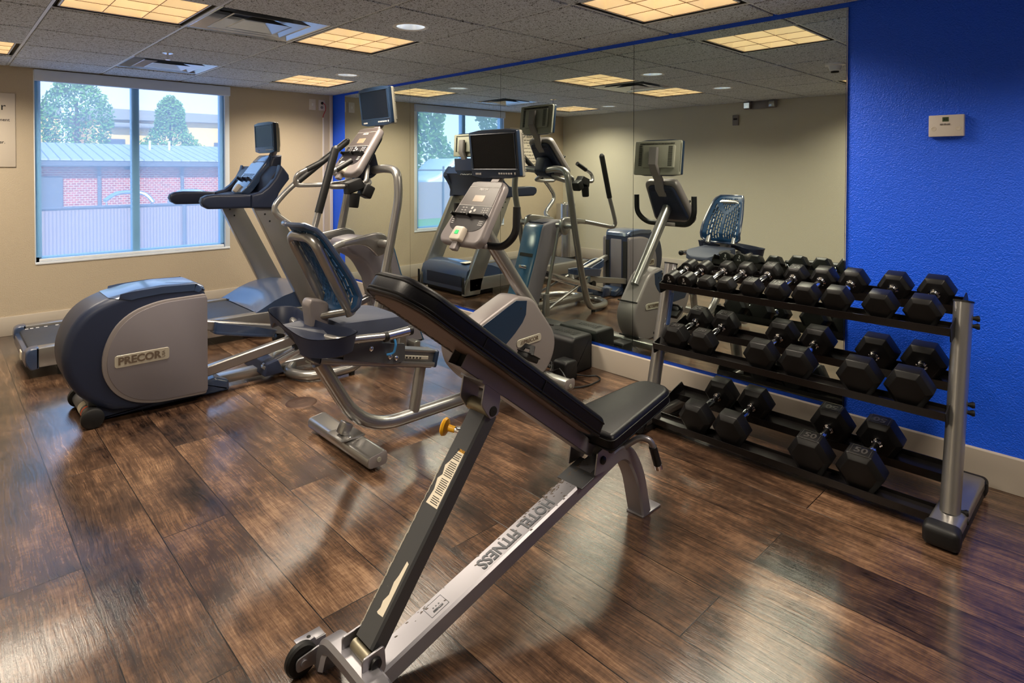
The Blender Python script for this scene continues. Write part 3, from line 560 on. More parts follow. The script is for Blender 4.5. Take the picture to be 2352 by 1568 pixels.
tv(T, 2.155, 2.168, 5.47, 1.808, 1.540)
MB().rtube([(2.20, 5.46, 1.42), (2.235, 5.46, 1.52), (2.275, 5.46, 1.60), (2.268, 5.46, 1.735)], .085, .035, (0, 1, 0), .008).build('screen_neck', 'greyp', T)
text('PRECOR', 'maker_mark', .055, (2.205, 5.46, 1.345), (0, 1, 0), (-.2, 0, .4), 'ink', T, .001, .001, .3)
MB().cyl((.62, N+.05, 0), (.62, N+.05, .09), .025).cyl((.62, Fy-.05, 0), (.62, Fy-.05, .09), .025).box(2.1, 2.5, N+.08, Fy-.08, .0, .06, .01).build('feet', 'rubber', T)
# ------------------------------------------------------------------ elliptical trainer
EC = 4.055
T = thing('elliptical_trainer', 'silver and navy elliptical trainer with rounded rear housing, behind the recumbent bike', 'elliptical trainer', (1.6, EC, 0))
A, B_ = 3.88, 4.23
prof = [(1.19, .035), (1.19, .64), (1.178, .685), (1.13, .708), (.95, .716), (.82, .706), (.70, .684), (.60, .640), (.535, .575), (.495, .49), (.478, .40), (.487, .31), (.515, .235), (.56, .165), (.63, .10), (.70, .055), (.80, .035)]
hs = MB().prism([(1.19, .035), (1.19, .64)]+[tuple(p) for p in spline(prof[2:-1], 4)]+[(.80, .035)], A+.012, B_-.012, None, .045, 5).build('rear_housing', 'navyd', T)
MB().prism([(.690, .684), (.82, .711), (.95, .721), (1.13, .713), (1.181, .688), (1.192, .655), (1.13, .665), (.95, .672), (.80, .664), (.73, .655)], A+.010, B_-.010, None, .044, 5).build('top_cover', 'navy', hs)
pp = rpoly([(1.183, .645), (.93, .640), (.80, .603), (.715, .535), (.668, .44), (.648, .35), (.655, .26), (.70, .165), (.78, .095), (.90, .055), (1.183, .042)], [.02, .06, .06, .06, .06, .06, .06, .06, .06, .06, .02], 4)
c = (.95, .35); ring = [(c[0]+(x-c[0])*.965+.012, c[1]+(z-c[1])*.955) for x, z in pp]
for s, y0 in ((-1, A), (1, B_)):
    o = MB().prism(pp, y0+.006*s, y0-.03*s, None, .004).build('side_panel', 'greyp', hs)
    MB().prism(ring, y0+.010*s, y0-.01*s, None, .003).build('panel_face', 'lilac', o)
    mm = frame(((.717+.968)/2, y0+.0105*s, .334), (1, 0, -.0), (0, 0, 1))
    pl = MB().prism(rpoly([(-.135, -.034), (-.135, .034), (.135, .034), (.135, -.034)], .015, 4), min(0, .003*s), max(0, .003*s), mm, .001, 1).build('nameplate', 'plate', o)
    text('PRECOR', 'nameplate_text', .056, (.828, y0+.0150*s, .334) if s < 0 else (.86, y0+.0150*s, .334), (-s, 0, 0), (0, 0, 1), 'brown', pl, .001, .0022, 0)
    text('USA', 'nameplate_text', .022, (.948, y0+.0145*s, .334) if s < 0 else (.74, y0+.0145*s, .334), (0, 0, 1) if s < 0 else (0, 0, -1), (s, 0, 0), 'brown', pl, .001, 0)
MB().box(1.165, 1.196, A+.10, B_-.10, .05, .62, .01).build('front_cover', 'lilac', hs)
for a, b_ in ((A+.03, A+.085), (B_-.085, B_-.03)): MB().box(1.186, 1.193, a, b_, .06, .60, .002).build('arm_slot', 'dark', hs)
for yy in (3.855, 4.275):
    MB().lathe((.605, yy, .054), [(.001, 0), (.045, 0), (.054, .006), (.054, .034), (.045, .04), (.001, .04)], 28, (0, 1, 0)).build('transport_wheel', 'rubber', T)
ax = MB().cyl((.605, 3.89, .054), (.605, 4.28, .054), .036, 24).box(.60, .66, 3.97, 4.16, .03, .12, .006).build('wheel_axle', 'gunmetal', T)
MB().tube([(.605, 4.02, .054), (.605, 4.09, .054)], .0368, 24).build('axle_label', 'labelw', ax); MB().tube([(.605, 3.975, .054), (.605, 3.992, .054)], .0368, 24).build('orange_label', 'orange', ax)
MB().prism(rpoly([(.62, .02), (.66, .15), (.78, .09), (1.2, .06), (1.2, .012), (.62, .012)], .01), 3.94, 4.17, None, .01).build('base_skirt', 'navyd', T)
MB().box(1.18, 2.72, EC-.045, EC+.045, .028, .082, .006).build('base_beam', 'silver', T)
MB().prism(rpoly([(1.18, .0), (1.18, .085), (1.26, .10), (1.34, .065), (1.34, .0)], .015), 3.95, 4.16, None, .02, 3).build('beam_boot', 'navy', T)
for s, px0, pz, name in ((-1, 1.70, .300, 'near'), (1, 1.31, .345, 'far')):
    yy = EC+s*.125
    q0, q1 = ((1.195, .160), (1.83, .262)) if s < 0 else ((1.195, .40), (1.80, .255))
    MB().rtube([(q0[0], yy, q0[1]), (q1[0], yy, q1[1])], .045, .062, (0, 1, 0), .006).build('pedal_arm', 'silver', T)
    d = Vector((q1[0]-q0[0], 0, q1[1]-q0[1])).normalized(); m = frame((px0, yy, pz), d, (-d.z, 0, d.x)); ly = .075
    ou = rpoly([(0, -ly*.8), (.06, -ly), (.30, -ly), (.42, -ly*.75), (.42, ly*.75), (.30, ly), (.06, ly), (0, ly*.8)], .05, 4)
    mm = m @ Matrix(((1, 0, 0, 0), (0, 0, 1, 0), (0, -1, 0, 0), (0, 0, 0, 1)))       # local (p, d, q): p along, q -> y, d -> -z
    mm = m @ Matrix(((1, 0, 0, 0), (0, 0, 1, 0), (0, 1, 0, 0), (0, 0, 0, 1)))
    p = MB().prism(ou, -.020, .012, mm, .006).build('pedal', 'navy', T)
    n = len(ou); rim = MB(); r3 = [mm @ Vector((a, .018, b_)) for a, b_ in ou]
    b = bmesh.new(); up_ = (mm.to_3x3() @ Vector((0, 1, 0))).normalized(); V = []
    for (a, b_) in ou:
        ca = (.21, 0); k_ = .90
        ia, ib = ca[0]+(a-ca[0])*.93, b_*.86; hh = .055-.028*max(0, (a-.18)/.24)
        V.append([b.verts.new(mm @ Vector((a, .0, b_))), b.verts.new(mm @ Vector((a+(a-.21)*.03, hh, b_*1.06))), b.verts.new(mm @ Vector((ia, hh-.001, ib))), b.verts.new(mm @ Vector((ia, .010, ib)))])
    for i in range(len(V)):
        for k_ in range(3): b.faces.new((V[i][k_], V[i][k_+1], V[(i+1) % len(V)][k_+1], V[(i+1) % len(V)][k_]))
    bmesh.ops.recalc_face_normals(b, faces=list(b.faces)); rim._add(b); rim.build('pedal_rim', 'navy', p)
    tr_ = MB()
    for i in range(5): tr_.box(.08+i*.055, .11+i*.055, .011, .0135, -.05, .05, .001, 1, mm) if False else tr_._add((lambda bb: (bmesh.ops.create_cube(bb, size=1), [setattr(v, 'co', mm @ Vector((.10+i*.06+v.co.x*.035, .0125+v.co.y*.004, v.co.z*.10))) for v in bb.verts], bb)[2])(bmesh.new()))
    tr_.build('tread', 'lilac', p, smooth=0)
    MB().cyl((q1[0]-.05, yy-.03, q1[1]-.055), (q1[0]-.05, yy+.03, q1[1]-.055), .035, 20).build('roller', 'rubber', T)
    MB().prism([(1.54, .075), (1.54, .115), (2.46, .405), (2.46, .365)], yy-.035, yy+.035, None, .004).prism([(1.54, .118), (1.54, .128), (2.46, .418), (2.46, .408)], yy-.012, yy+.012).build('ramp_track', 'steel', T)
MB().prism(rpoly([(1.53, .055), (1.55, .135), (1.62, .15), (1.66, .06)], .01), EC-.18, EC+.18, None, .006).build('ramp_pivot', 'navyd', T)
# tower
tp = [(2.15, .885), (2.28, .905), (2.50, .872), (2.53, .84), (2.62, .55), (2.82, .03), (2.60, .03), (2.43, .50), (2.30, .72), (2.17, .79), (2.13, .84)]
tw = MB().prism(rpoly(tp, [.02, .03, .03, .02, .05, .01, .01, .06, .06, .03, .03], 3), EC-.125, EC+.125, None, .018, 3).build('ramp_tower', 'towerb', T)
MB().prism([(2.505, .865), (2.54, .84), (2.632, .55), (2.834, .03), (2.80, .03), (2.60, .55), (2.515, .80)], EC-.115, EC+.115, None, .008).build('tower_front_cover', 'tower', tw)
MB().prism([(2.20, .893), (2.49, .885), (2.49, .873), (2.2, .88)], EC-.09, EC+.09).build('tower_tray', 'navyd', tw)
MB().box(2.667, 2.675, EC-.05, EC+.05, .455, .485, .003, 2, Matrix.Rotation(0, 4, 'Y')).build('tower_badge', 'chrome', tw)
MB().prism([(2.60, .59), (2.62, .595), (2.633, .565), (2.61, .56)], EC-.085, EC+.085).build('tower_groove', 'dark', tw)
for s in (-1, 1):
    yy = EC+s*.37
    # frame leg: from the hub, over, down, along the floor to the beam
    leg = [(2.40, EC+s*.03, 1.385), (2.42, EC+s*.20, 1.405), (2.43, EC+s*.34, 1.385), (2.425, yy+s*.0, 1.20), (2.36, yy, .90), (2.30, yy, .63), (2.235, yy, .36), (2.12, yy-s*.01, .045), (1.90, yy-s*.01, .040), (1.75, EC+s*.29, .038), (1.70, EC+s*.12, .038), (1.78, EC+s*.03, .045)]
    MB().tube(fillet(leg, .14, 7), .031, 16).build('frame_leg', 'silver', T)
    MB().cyl((2.05, yy-s*.01, 0), (2.05, yy-s*.01, .02), .02, 14).build('levelling_foot', 'rubber', T)
    MB().cyl((2.345, EC+s*.15, .855), (2.345, yy+s*.0, .860), .030, 20).build('pivot_pin', 'silver', T)
    ar = [(2.34, .855), (2.30, .905), (2.2, .925), (2.06, .90)]
    ys_ = EC+s*.235
    MB().prism(sp2([(2.395, .80), (2.40, .90), (2.34, .935), (2.25, .930), (2.02, .895), (1.99, .875), (2.0, .850), (2.12, .862), (2.22, .85), (2.29, .80), (2.33, .765)], 3), ys_-.022, ys_+.022, None, .012, 3).build('arm_bracket', 'silver', T)
    # swing handle (forked): near one rises straighter
    if s < 0: hp = [(2.06, ys_, .882), (1.72, yy-.02, .815), (1.80, yy-.01, 1.07), (1.845, yy, 1.18), (2.02, yy+.005, 1.555)]
    else: hp = [(2.06, ys_, .895), (1.80, yy, 1.10), (1.83, yy, 1.16), (1.86, yy, 1.215), (2.43, yy+.0, 1.632)]
    if s < 0: hp = [(2.06, ys_, .882), (1.70, yy-.01, .80), (1.765, yy-.01, .98), (1.80, yy, 1.085), (1.935, yy+.005, 1.54)]
    else: hp = [(2.06, ys_, .897), (2.00, yy, 1.0) if False else (2.0, yy-.03, .93), (1.79, yy, 1.09), (1.93, yy, 1.245), (2.425, yy, 1.625)]
    P = fillet(hp, .09, 6); MB().tube(P, .0205, 14).build('swing_handle', 'silver', T)
    a, b_ = (Vector(hp[-2])), Vector(hp[-1]); st = a.lerp(b_, .06 if s < 0 else .16)
    MB().tube([st, st.lerp(b_, .97), b_.lerp(a, .01), b_+(b_-a).normalized()*.012], [.0255, .0265, .024, .012], 16).build('foam_grip', 'rubber', T)
    boot = MB().prism([(2.52, .02), (2.535, .22), (2.575, .22), (2.60, .02)], EC+s*.20-.022, EC+s*.20+.022, None, .008).build('front_boot', 'silver', T)
    MB().cyl((2.55, EC+s*.20, .2), (2.40, EC+s*.215, .84), .017, 14).build('vertical_strut', 'silver', T)
    MB().cyl((2.53, EC+s*.185, .06), (1.86, EC+s*.13, .27), .013, 12).build('link_rod', 'silver', T)
    # fixed inner handrail
    ih = [(2.33, EC+s*.06, 1.34), (2.30, EC+s*.20, 1.29), (2.13, EC+s*.26, 1.275), (1.93, EC+s*.26, 1.275), (1.93, EC+s*.235, 1.355), (2.12, EC+s*.215, 1.45)]
    MB().tube(fillet(ih, .06, 6), .0165, 14).build('inner_handrail', 'silver', T)
    MB().tube([(2.01, EC+s*.228, 1.392), (2.13, EC+s*.214, 1.455)], .021, 14).build('pulse_grip', 'rubber', T)
MB().box(2.66, 2.72, EC-.22, EC+.22, .02, .07, .008).build('front_crossbar', 'silver', T)
MB().prism(rpoly([(2.28, 1.30), (2.33, 1.50), (2.42, 1.52), (2.46, 1.38), (2.40, 1.33)], .02), EC-.065, EC+.065, None, .015).build('console_hub', 'navyd', T)
console(T, 0.0, EC, .385)
MB().tube(fillet([(2.30, EC-.02, 1.32), (2.20, EC-.16, 1.27), (2.22, EC-.26, 1.30), (2.32, EC-.12, 1.42)], .05), .0155, 12).build('holder_rail', 'silver', T)
ch = MB().prism(rpoly([(2.06, 1.22), (2.05, 1.30), (2.15, 1.335), (2.20, 1.27)], .01), EC-.315, EC-.235, None, .008).build('bottle_holder', 'rubber', T)
MB().lathe((2.10, EC-.30, 1.13), [(.030, 0), (.034, .01), (.037, .10), (.034, .10), (.031, .012), (.001, .01)], 20, (.12, 0, 1)).build('cup', 'rubber', ch)
MB().box(2.17, 2.25, EC-.33, EC-.24, 1.20, 1.29, .012, 3, Matrix.Translation((2.2, 3.8, 1.25)) @ Matrix.Rotation(.45, 4, 'Y') @ Matrix.Translation((-2.2, -3.8, -1.25))).build('pager_box', 'rubber', ch)
# ------------------------------------------------------------------ recumbent bike
BC = 2.70
T = thing('recumbent_bike', 'silver recumbent exercise bike with blue mesh seat, in front of the elliptical', 'exercise bike', (2.1, BC, 0))
MB().tube(fillet([(1.325, BC, .475), (1.56, BC, .070), (2.45, BC, .070), (2.83, BC, .085)], .22, 8), .036, 18, sy=.9).build('main_tube', 'silver', T)
MB().cyl((1.915, BC, .33), (1.870, BC, .09), .030, 18).build('rail_post', 'silver', T)
for x, nm in ((1.475, 0), (2.815, 1)):
    pr = rpoly([(-.052, .022), (-.052, .075), (.052, .088), (.052, .022)], [.022, .022, .022, .022], 4) if nm == 0 else rpoly([(-.047, .040), (-.047, .100), (.047, .100), (.047, .040)], .022, 4)
    y0, y1 = (2.42, 3.03) if nm == 0 else (2.405, 2.99)
    fb = MB().prism([(x+p, q) for p, q in pr], y0, y1, None, .003).build('foot_bar', 'silver', T)
    for yy in (y0, y1):
        s = -1 if yy == y0 else 1
        MB().prism([(x+p*.97, .052+(q-.052)*.97+(.012 if nm else 0)) for p, q in pr], yy-.004 if s < 0 else yy, yy if s < 0 else yy+.004, None, .002).build('end_cap', 'greyp', fb)
        MB().lathe((x+.005, yy+s*.006, .055+(.014 if nm else 0)), [(.012, -.002), (.011, .001), (.001, .001)], 16, (0, s, 0)).build('cap_recess', 'tvback', fb)
    for yy in (y0+.07, y1-.07): MB().cyl((x, yy, 0), (x, yy, .03 if nm == 0 else .045), .022, 18).build('levelling_foot', 'rubber', T)
br = MB().box(1.40, 1.53, BC-.075, BC+.075, .084, .092, .003).box(1.425, 1.475, BC-.028, BC+.028, .09, .15, .006, 2, Matrix.Translation((1.45, 0, .1)) @ Matrix.Rotation(.5, 4, 'Y') @ Matrix.Translation((-1.45, 0, -.1))).build('foot_bracket', 'silver', T)
m = MB()
for yy in (BC-.062, BC+.062): m.lathe((1.455, yy, .092), [(.009, 0), (.008, .004), (.001, .005)], 12)
m.build('bracket_bolts', 'chrome', br)
d = Vector((1.968-1.283, 0, .365-.535)).normalized(); up_ = Vector((-d.z, 0, d.x)); mr = frame((1.283, BC, .535), d, up_)
L = .715
MB().box(0, L, -.055, .055, -.045, -.020, .003, 2, mr).box(.0, L, -.035, .035, -.02, .035, .003, 2, mr).box(0, L, -.045, .045, .030, .042, .003, 2, mr).box(0, L, -.03, .03, -.055, -.045, .0, 1, mr).build('seat_rail', 'silver', T)
MB().box(L-.004, L+.018, -.057, .057, -.048, .045, .010, 3, mr).build('rail_end_cap', 'tvb', T)
e = MB().prism(rpoly([(-.02, -.03), (-.045, .055), (.03, .075), (.035, -.05)], .012), -.065, .065, mr, .010, 3).build('rail_rear_cap', 'tvb', T)
m = MB()
for a in (-.022, -.002): m.cyl(mr @ Vector((a, -.067, .03)), mr @ Vector((a, -.062, .03)), .006, 10)
m.build('cap_holes', 'dark', e)
MB().box(.47, .66, -.058, -.052, -.005, .012, .001, 1, mr).build('adjuster_rack', 'plate', T)
m = MB()
for i in range(6): m.box(.49+i*.022, .50+i*.022, -.060, -.057, -.002, .006, 0, 1, mr)
m.build('rack_notches', 'dark', T)
cr = MB()
for yy in (-.072, .066): cr.prism(rpoly([(.14, .095), (.30, .105), (.33, .07), (.48, .075), (.50, -.012), (.44, -.032), (.14, -.020)], .012), yy, yy+.006, mr, .001, 1)
sp_ = cr.build('seat_carriage', 'gunmetal', T)
m = MB()
for a, b_ in ((.20, .075), (.28, .04), (.44, .0), (.40, .005)): m.lathe(mr @ Vector((a, -.074, b_)), [(.013, 0), (.012, .004), (.006, .008), (.001, .008)], 12, (0, -1, 0))
m.build('carriage_bolts', 'chrome', sp_)
MB().tube(fillet([(1.66, BC-.09, .60), (1.68, BC-.12, .52), (1.68, BC-.10, .465), (1.65, BC-.08, .46)], .02), .006, 8).build('release_lever', 'lblue', T)
# seat pad
m = MB(); out = rpoly([(1.375, -.155), (1.70, -.175), (1.795, -.115), (1.795, .115), (1.70, .175), (1.375, .155)], [.03, .06, .06, .06, .06, .03], 5)
b = bmesh.new(); lv = []
for k_, (zz_, sc) in enumerate(((0, .90), (.012, 1.0), (.050, 1.0), (.064, .975), (.070, .90))):
    lv.append([b.verts.new((1.6+(x-1.6)*sc, BC+.02+y*sc, .578+zz_+(1.8-x)*.05+(.012*(abs(y)/.17)**2 if k_ > 2 else 0)-(.02*max(0, (x-1.68)/.1)**2 if k_ > 1 else 0))) for x, y in out])
for k_ in range(4):
    for i in range(len(out)): b.faces.new((lv[k_][i], lv[k_][(i+1) % len(out)], lv[k_+1][(i+1) % len(out)], lv[k_+1][i]))
b.faces.new(lv[0][::-1]); b.faces.new(lv[-1]); bmesh.ops.recalc_face_normals(b, faces=list(b.faces)); m._add(b); m.build('seat_cushion', 'cushion', T, smooth=50)
# grips beside the seat
for s in (-1, 1):
    yy = BC+s*.265
    MB().tube(fillet([(1.30, BC+s*.10, .62), (1.30, yy, .635), (1.40, yy, .628), (1.55, yy, .612), (1.665, yy, .618)], .05), .0185, 14).build('seat_grip_bar', 'silver', T)
    MB().tube([(1.535, yy, .613), (1.655, yy, .617)], .0215, 16).build('pulse_grip', 'steel', T)
    MB().tube([(1.518, yy, .612), (1.537, yy, .613)], .0235, 16).tube([(1.655, yy, .617), (1.672, yy, .618), (1.68, yy, .618)], [.0235, .0235, .012], 16).build('grip_collar', 'rubber', T)
# tray with bottle pockets at both ends
o = sp2([(1.20, 2.985), (1.26, 3.01), (1.315, 2.95), (1.30, 2.82), (1.285, 2.70), (1.305, 2.58), (1.365, 2.47), (1.350, 2.395), (1.25, 2.365), (1.16, 2.42), (1.135, 2.56), (1.155, 2.80)], 5); b = bmesh.new(); R = []
def zb_(y): return .664-.075*max(0, min(1, (2.60-y)/.10))-.045*max(0, min(1, (y-2.86)/.08))
for sc, zr, zbm in ((1.035, 0, 0), (1.0, -.012, 0), (.90, -.014, 1.0), (.82, 0, 1.05), (.86, 0, .9), (.97, -.004, 0), (1.01, .001, 0)):
    ring = []
    for x, y in o:
        yy = 2.70+(y-2.70)*(1-(1-sc)*.45); xc_ = 1.25; xx = xc_+(x-xc_)*sc; zt = .700-.028*max(0, min(1, (2.75-y)/.3)); ring.append(b.verts.new((xx, yy, zt+zr if zbm == 0 else zt+(zb_(yy)-zt)*zbm)))
    R.append(ring)
for i in range(len(R)-1):
    for k_ in range(len(o)): b.faces.new((R[i][k_], R[i][(k_+1) % len(o)], R[i+1][(k_+1) % len(o)], R[i+1][k_]))
bmesh.ops.triangle_fill(b, edges=[e for e in b.edges if e.verts[0] in R[3] and e.verts[1] in R[3]], use_beauty=True) if False else b.faces.new([b.verts.new(v.co) for v in R[3]])
bmesh.ops.recalc_face_normals(b, faces=list(b.faces)); tm = MB(); tm._add(b); tm.build('storage_tray', 'navyd', T, smooth=50)
# back rest
MB().tube(fillet([(1.395, BC-.12, .80), (1.425, BC-.125, .71), (1.24, BC-.122, 1.085), (1.235, BC+.122, 1.085), (1.425, BC+.125, .71), (1.395, BC+.12, .80)][1:5], .07, 7), .0245, 16).build('back_frame', 'silver', T)
MB().cyl((1.40, BC-.13, .728), (1.32, BC-.02, .70), .018, 12).cyl((1.40, BC+.13, .728), (1.32, BC+.02, .70), .018, 12).build('frame_spigot', 'silver', T)
MB().prism(rpoly([(1.255, .765), (1.27, .79), (1.34, .772), (1.36, .755), (1.355, .60), (1.275, .60)], .012), BC-.04, BC+.04, None, .010, 3).box(1.28, 1.35, BC-.03, BC+.03, .50, .62, .006).build('back_mount', 'greyp', T)
bk = bmesh.new(); NU, NV = 30, 44; G = {}
SX = [(0, 1.405), (.05, 1.425), (.2, 1.440), (.4, 1.402), (.6, 1.350), (.87, 1.278), (.95, 1.247), (1, 1.205)]
def shell_pt(u, v):
    hwid = .132+.056*math.sin(min(1, (1-v)*1.35)*math.pi/2) if v > .12 else .188*math.sqrt(max(.0, 1-((.12-v)/.135)**2))
    if v > .9: hwid *= math.sqrt(max(.0, 1-((v-.9)/.11)**2))*.3+.7
    for (a, xa), (b_, xb_) in zip(SX, SX[1:]):
        if a <= v <= b_+1e-6: x = xa+(xb_-xa)*(v-a)/(b_-a); break
    w_ = (u*2-1)
    return (x-.035*(1-w_*w_), BC+w_*hwid, .715+v*.43)
for i in range(NU+1):
    for j in range(NV+1): G[i, j] = bk.verts.new(shell_pt(i/NU, j/NV))
rr = random.Random(3)
for i in range(NU):
    for j in range(NV):
        u, v = abs((i+.5)/NU*2-1), (j+.5)/NV; hole = i % 2 == 1 and 2 < i < NU-3 and .10 < v < .93
        if (j+(i//2)*2) % 5 in (0,): hole = False
        if abs(u-(v-.60)*2.4) < .16 and v > .60: hole = False       # the Y band
        if u < .06 and v < .62: hole = False
        if not hole: bk.faces.new((G[i, j], G[i+1, j], G[i+1, j+1], G[i, j+1]))
bmesh.ops.recalc_face_normals(bk, faces=list(bk.faces)); m = MB(); m._add(bk); o = m.build('back_shell', 'shell', T, smooth=60)
sm = o.modifiers.new('solid', 'SOLIDIFY'); sm.thickness = .008; sm.offset = 0
e = [shell_pt(0, v/20) for v in range(21)]+[shell_pt(u/8, 1) for u in range(1, 8)]+[shell_pt(1, v/20) for v in range(20, -1, -1)]+[shell_pt(u/8, 0) for u in range(7, 0, -1)]
MB().tube(e, .011, 8, True).build('shell_rim', 'navy', o)
# shroud
sp1 = rpoly([(2.10, .42), (2.29, .515), (2.572, .625), (2.72, .59), (2.845, .435), (2.913, .35), (2.930, .27), (2.908, .187), (2.85, .105), (2.75, .07), (2.45, .075), (2.25, .15), (2.12, .29)], [.04, .05, .03, .05, .1, .1, .1, .1, .06, .05, .1, .1, .06], 5)
sh = MB().prism(sp1, BC-.085, BC+.085, None, .026, 5).build('drive_shroud', 'greyp', T)
nv = [(2.654, .585), (2.645, .50), (2.615, .455), (2.55, .40), (2.478, .350), (2.37, .32), (2.20, .33), (2.14, .40), (2.29, .492), (2.56, .600)]
for s in (-1, 1):
    MB().prism(nv, BC+s*.0865, BC+s*.08, None, .001, 1).build('shroud_accent', 'tvb', sh)
    mm = frame((2.672, BC+s*.0865, .335), (.97, 0, .04), (-.04, 0, .97))
    pl = MB().prism(rpoly([(-.108, -.024), (-.108, .024), (.108, .024), (.108, -.024)], .022, 6), min(0, .003*s), max(0, .003*s), mm, .001, 1).build('nameplate', 'plate', sh)
    text('///PRECOR' if s < 0 else '///PRECOR', 'nameplate_text', .034, (2.672, BC+s*.091, .335), (-s*.97, 0, -s*.04), (-.04, 0, .97), 'brown', pl, .001, .0008, .12)
    fp = MB()
    yy = BC+s*.20; a = -.35 if s < 0 else 2.8; cx_, cz_ = (2.545, .285) if s < 0 else (2.60, .20)
    mm = frame((cx_, yy, cz_), (.85, 0, -.5), (.5, 0, .85))
    pd = MB().box(-.055, .055, -.045, .045, -.018, .018, .008, 3, mm).build('pedal', 'rubber', T)
    MB().box(-.06, .06, -.048, .048, .012, .020, .004, 2, mm).tube([mm @ Vector((-.03, -.045, .01)), mm @ Vector((-.02, -.03, .055)), mm @ Vector((-.02, .03, .055)), mm @ Vector((-.03, .045, .01))], .008, 6, sy=2.4).build('pedal_strap', 'rubber', pd)
    MB().rtube([(2.60, BC+s*.10, .24), (cx_, BC+s*.13, cz_-.02)], .016, .03, (0, 1, 0), .003).cyl((cx_, BC+s*.12, cz_-.01), (cx_, yy, cz_-.01), .008, 10).build('crank_arm', 'chrome', T)
m = MB()
for x, z in ((2.60, .545), (2.87, .12), (2.893, .39), (2.5, .12)): m.cyl((x, BC-.0875, z), (x, BC+.0875, z), .006, 10)
m.build('shroud_screws', 'dark', sh)
MB().tube([(2.79, BC, .50), (2.335, BC, 1.085)], .044, 20, sy=.85).build('console_post', 'silver', T)
hb = fillet([(2.385, BC-.268, 1.185), (2.380, BC-.268, 1.03), (2.345, BC-.20, .952), (2.335, BC+.20, .952), (2.380, BC+.268, 1.03), (2.385, BC+.268, 1.185)], .09, 7)
MB().tube(hb, .0215, 16).build('handlebar', 'rubber', T)
MB().box(2.30, 2.37, BC-.09, BC+.09, .935, .965, .01).build('handlebar_clamp', 'greyp', T)
console(T, 0., BC, 0.)
# ------------------------------------------------------------------ weight bench
NC = 1.40
T = thing('weight_bench', 'adjustable weight bench, worn silver frame and black padded back raised steeply', 'weight bench', (1.4, NC, 0))
bp = fillet([(.80, NC, .075), (.90, NC, .060), (1.76, NC, .272), (1.93, NC, .315), (2.02, NC, .20), (2.078, NC, .008)], .10, 8)
bp = fillet([(.84, NC, .045), (1.74, NC, .272), (1.935, NC, .322), (2.028, NC, .20), (2.078, NC, .008)], .09, 8)
fr = MB().rtube(bp, .08, .058, (0, 1, 0), .007).build('base_frame', 'silverb', T)
MB().box(2.044, 2.178, NC-.039, NC+.039, 0, .008, .002).build('foot_plate', 'silverb', T)
# front crossbar: flat on top, curving down at both ends
cb = fillet([(.790, NC+.165, .012), (.790, NC+.135, .095), (.790, NC+.05, .100), (.790, NC-.05, .100), (.790, NC-.135, .095), (.790, NC-.165, .012)], .05, 7)
MB().rtube(cb, .068, .042, (1, 0, 0), .010).build('front_crossbar', 'silverb', T)
for s in (-1, 1):
    bo = MB().box(.735, .80, NC+s*.165, NC+s*.170, .03, .07).build('wheel_bracket', 'silverb', T) if False else None
    w_ = MB().lathe((.722, NC+s*.185, .045), [(.001, -.013), (.030, -.013), (.040, -.012), (.045, -.006), (.045, .006), (.040, .012), (.030, .013), (.001, .013)], 32, (0, 1, 0)).build('transport_wheel', 'rubber', T)
    for q in (-.019, .019):
        MB().prism(rpoly([(.70, .028), (.70, .062), (.775, .072), (.775, .026)], .012, 4), NC+s*.185+q-.0022, NC+s*.185+q+.0022).lathe((.722, NC+s*.185+q, .045), [(.001, -.006), (.010, -.006), (.010, .006), (.001, .006)], 12, (0, 1, 0)).build('wheel_fork', 'silverb', T)
    pf = MB().box(.728, .806, NC+s*.205, NC+s*.245, .056, .060, .001).box(.728, .806, NC+s*.204, NC+s*.208, .03, .06).build('side_tab', 'silverb', T)
    MB().cyl((.765, NC+s*.228, .0602), (.765, NC+s*.228, .0606), .006, 14).build('tab_hole', 'dark', pf)
# folding strut
sa, sb_ = Vector((.828, NC, .137)), Vector((1.232, NC, .648)); sd_ = (sb_-sa).normalized(); sn = Vector((-sd_.z, 0, sd_.x))
st = MB().rtube([sa, sb_], .08, .052, (0, 1, 0), .006).build('support_strut', 'gunmetal', T)
ms = frame(sa+sn*.0262, (0, -1, 0), sd_)       # on the upper-left face: local x to camera side, z up the strut, y = depth
ms = Matrix((Vector((0, -1, 0)), sn, sd_)).transposed().to_4x4(); ms.translation = sa+sn*.0262
Ls = (sb_-sa).length
# stickers
z0, z1 = .355, .515
lb = [(-.022, z0), (.030, z0), (.030, z1), (.004, z1), (-.010, z1-.035), (-.020, z1-.05), (-.012, z1-.075), (-.024, z1-.09), (-.016, z1-.12)]
st1 = MB().prism(lb, 0, .0006, ms).build('warning_sticker', 'labelw', st, smooth=0)
MB().prism([(.004, z1), (.030, z1), (.030, z1+.008), (.006, z1+.008)], 0, .0007, ms).build('caution_strip', 'yellow', st, smooth=0)
k = MB(); rr = random.Random(7)
for i in range(27):
    zz_ = z1-.008-i*.0056
    if i % 9 == 4: continue
    a = -.006 if i < 9 else -.008; b_ = .027-rr.random()*.006
    k.prism([(a, zz_), (b_, zz_), (b_, zz_+.0022), (a, zz_+.0022)], .0006, .0009, ms)
k.build('sticker_text', 'text', st1, smooth=0)
lb = [(.004, .07), (.026, .072), (.026, .205), (.016, .208), (.012, .17), (.006, .15), (.010, .12), (.0, .10), (.003, .085), (-.002, .072)]
MB().prism(lb, 0, .0006, ms).build('torn_sticker', 'labelw', st, smooth=0)
text('CAUTION', 'caution_text', .009, ms @ Vector((.018, .0008, z1+.004)), (0, -1, 0), sd_, 'text', st, .0004, .0002)
k = MB()
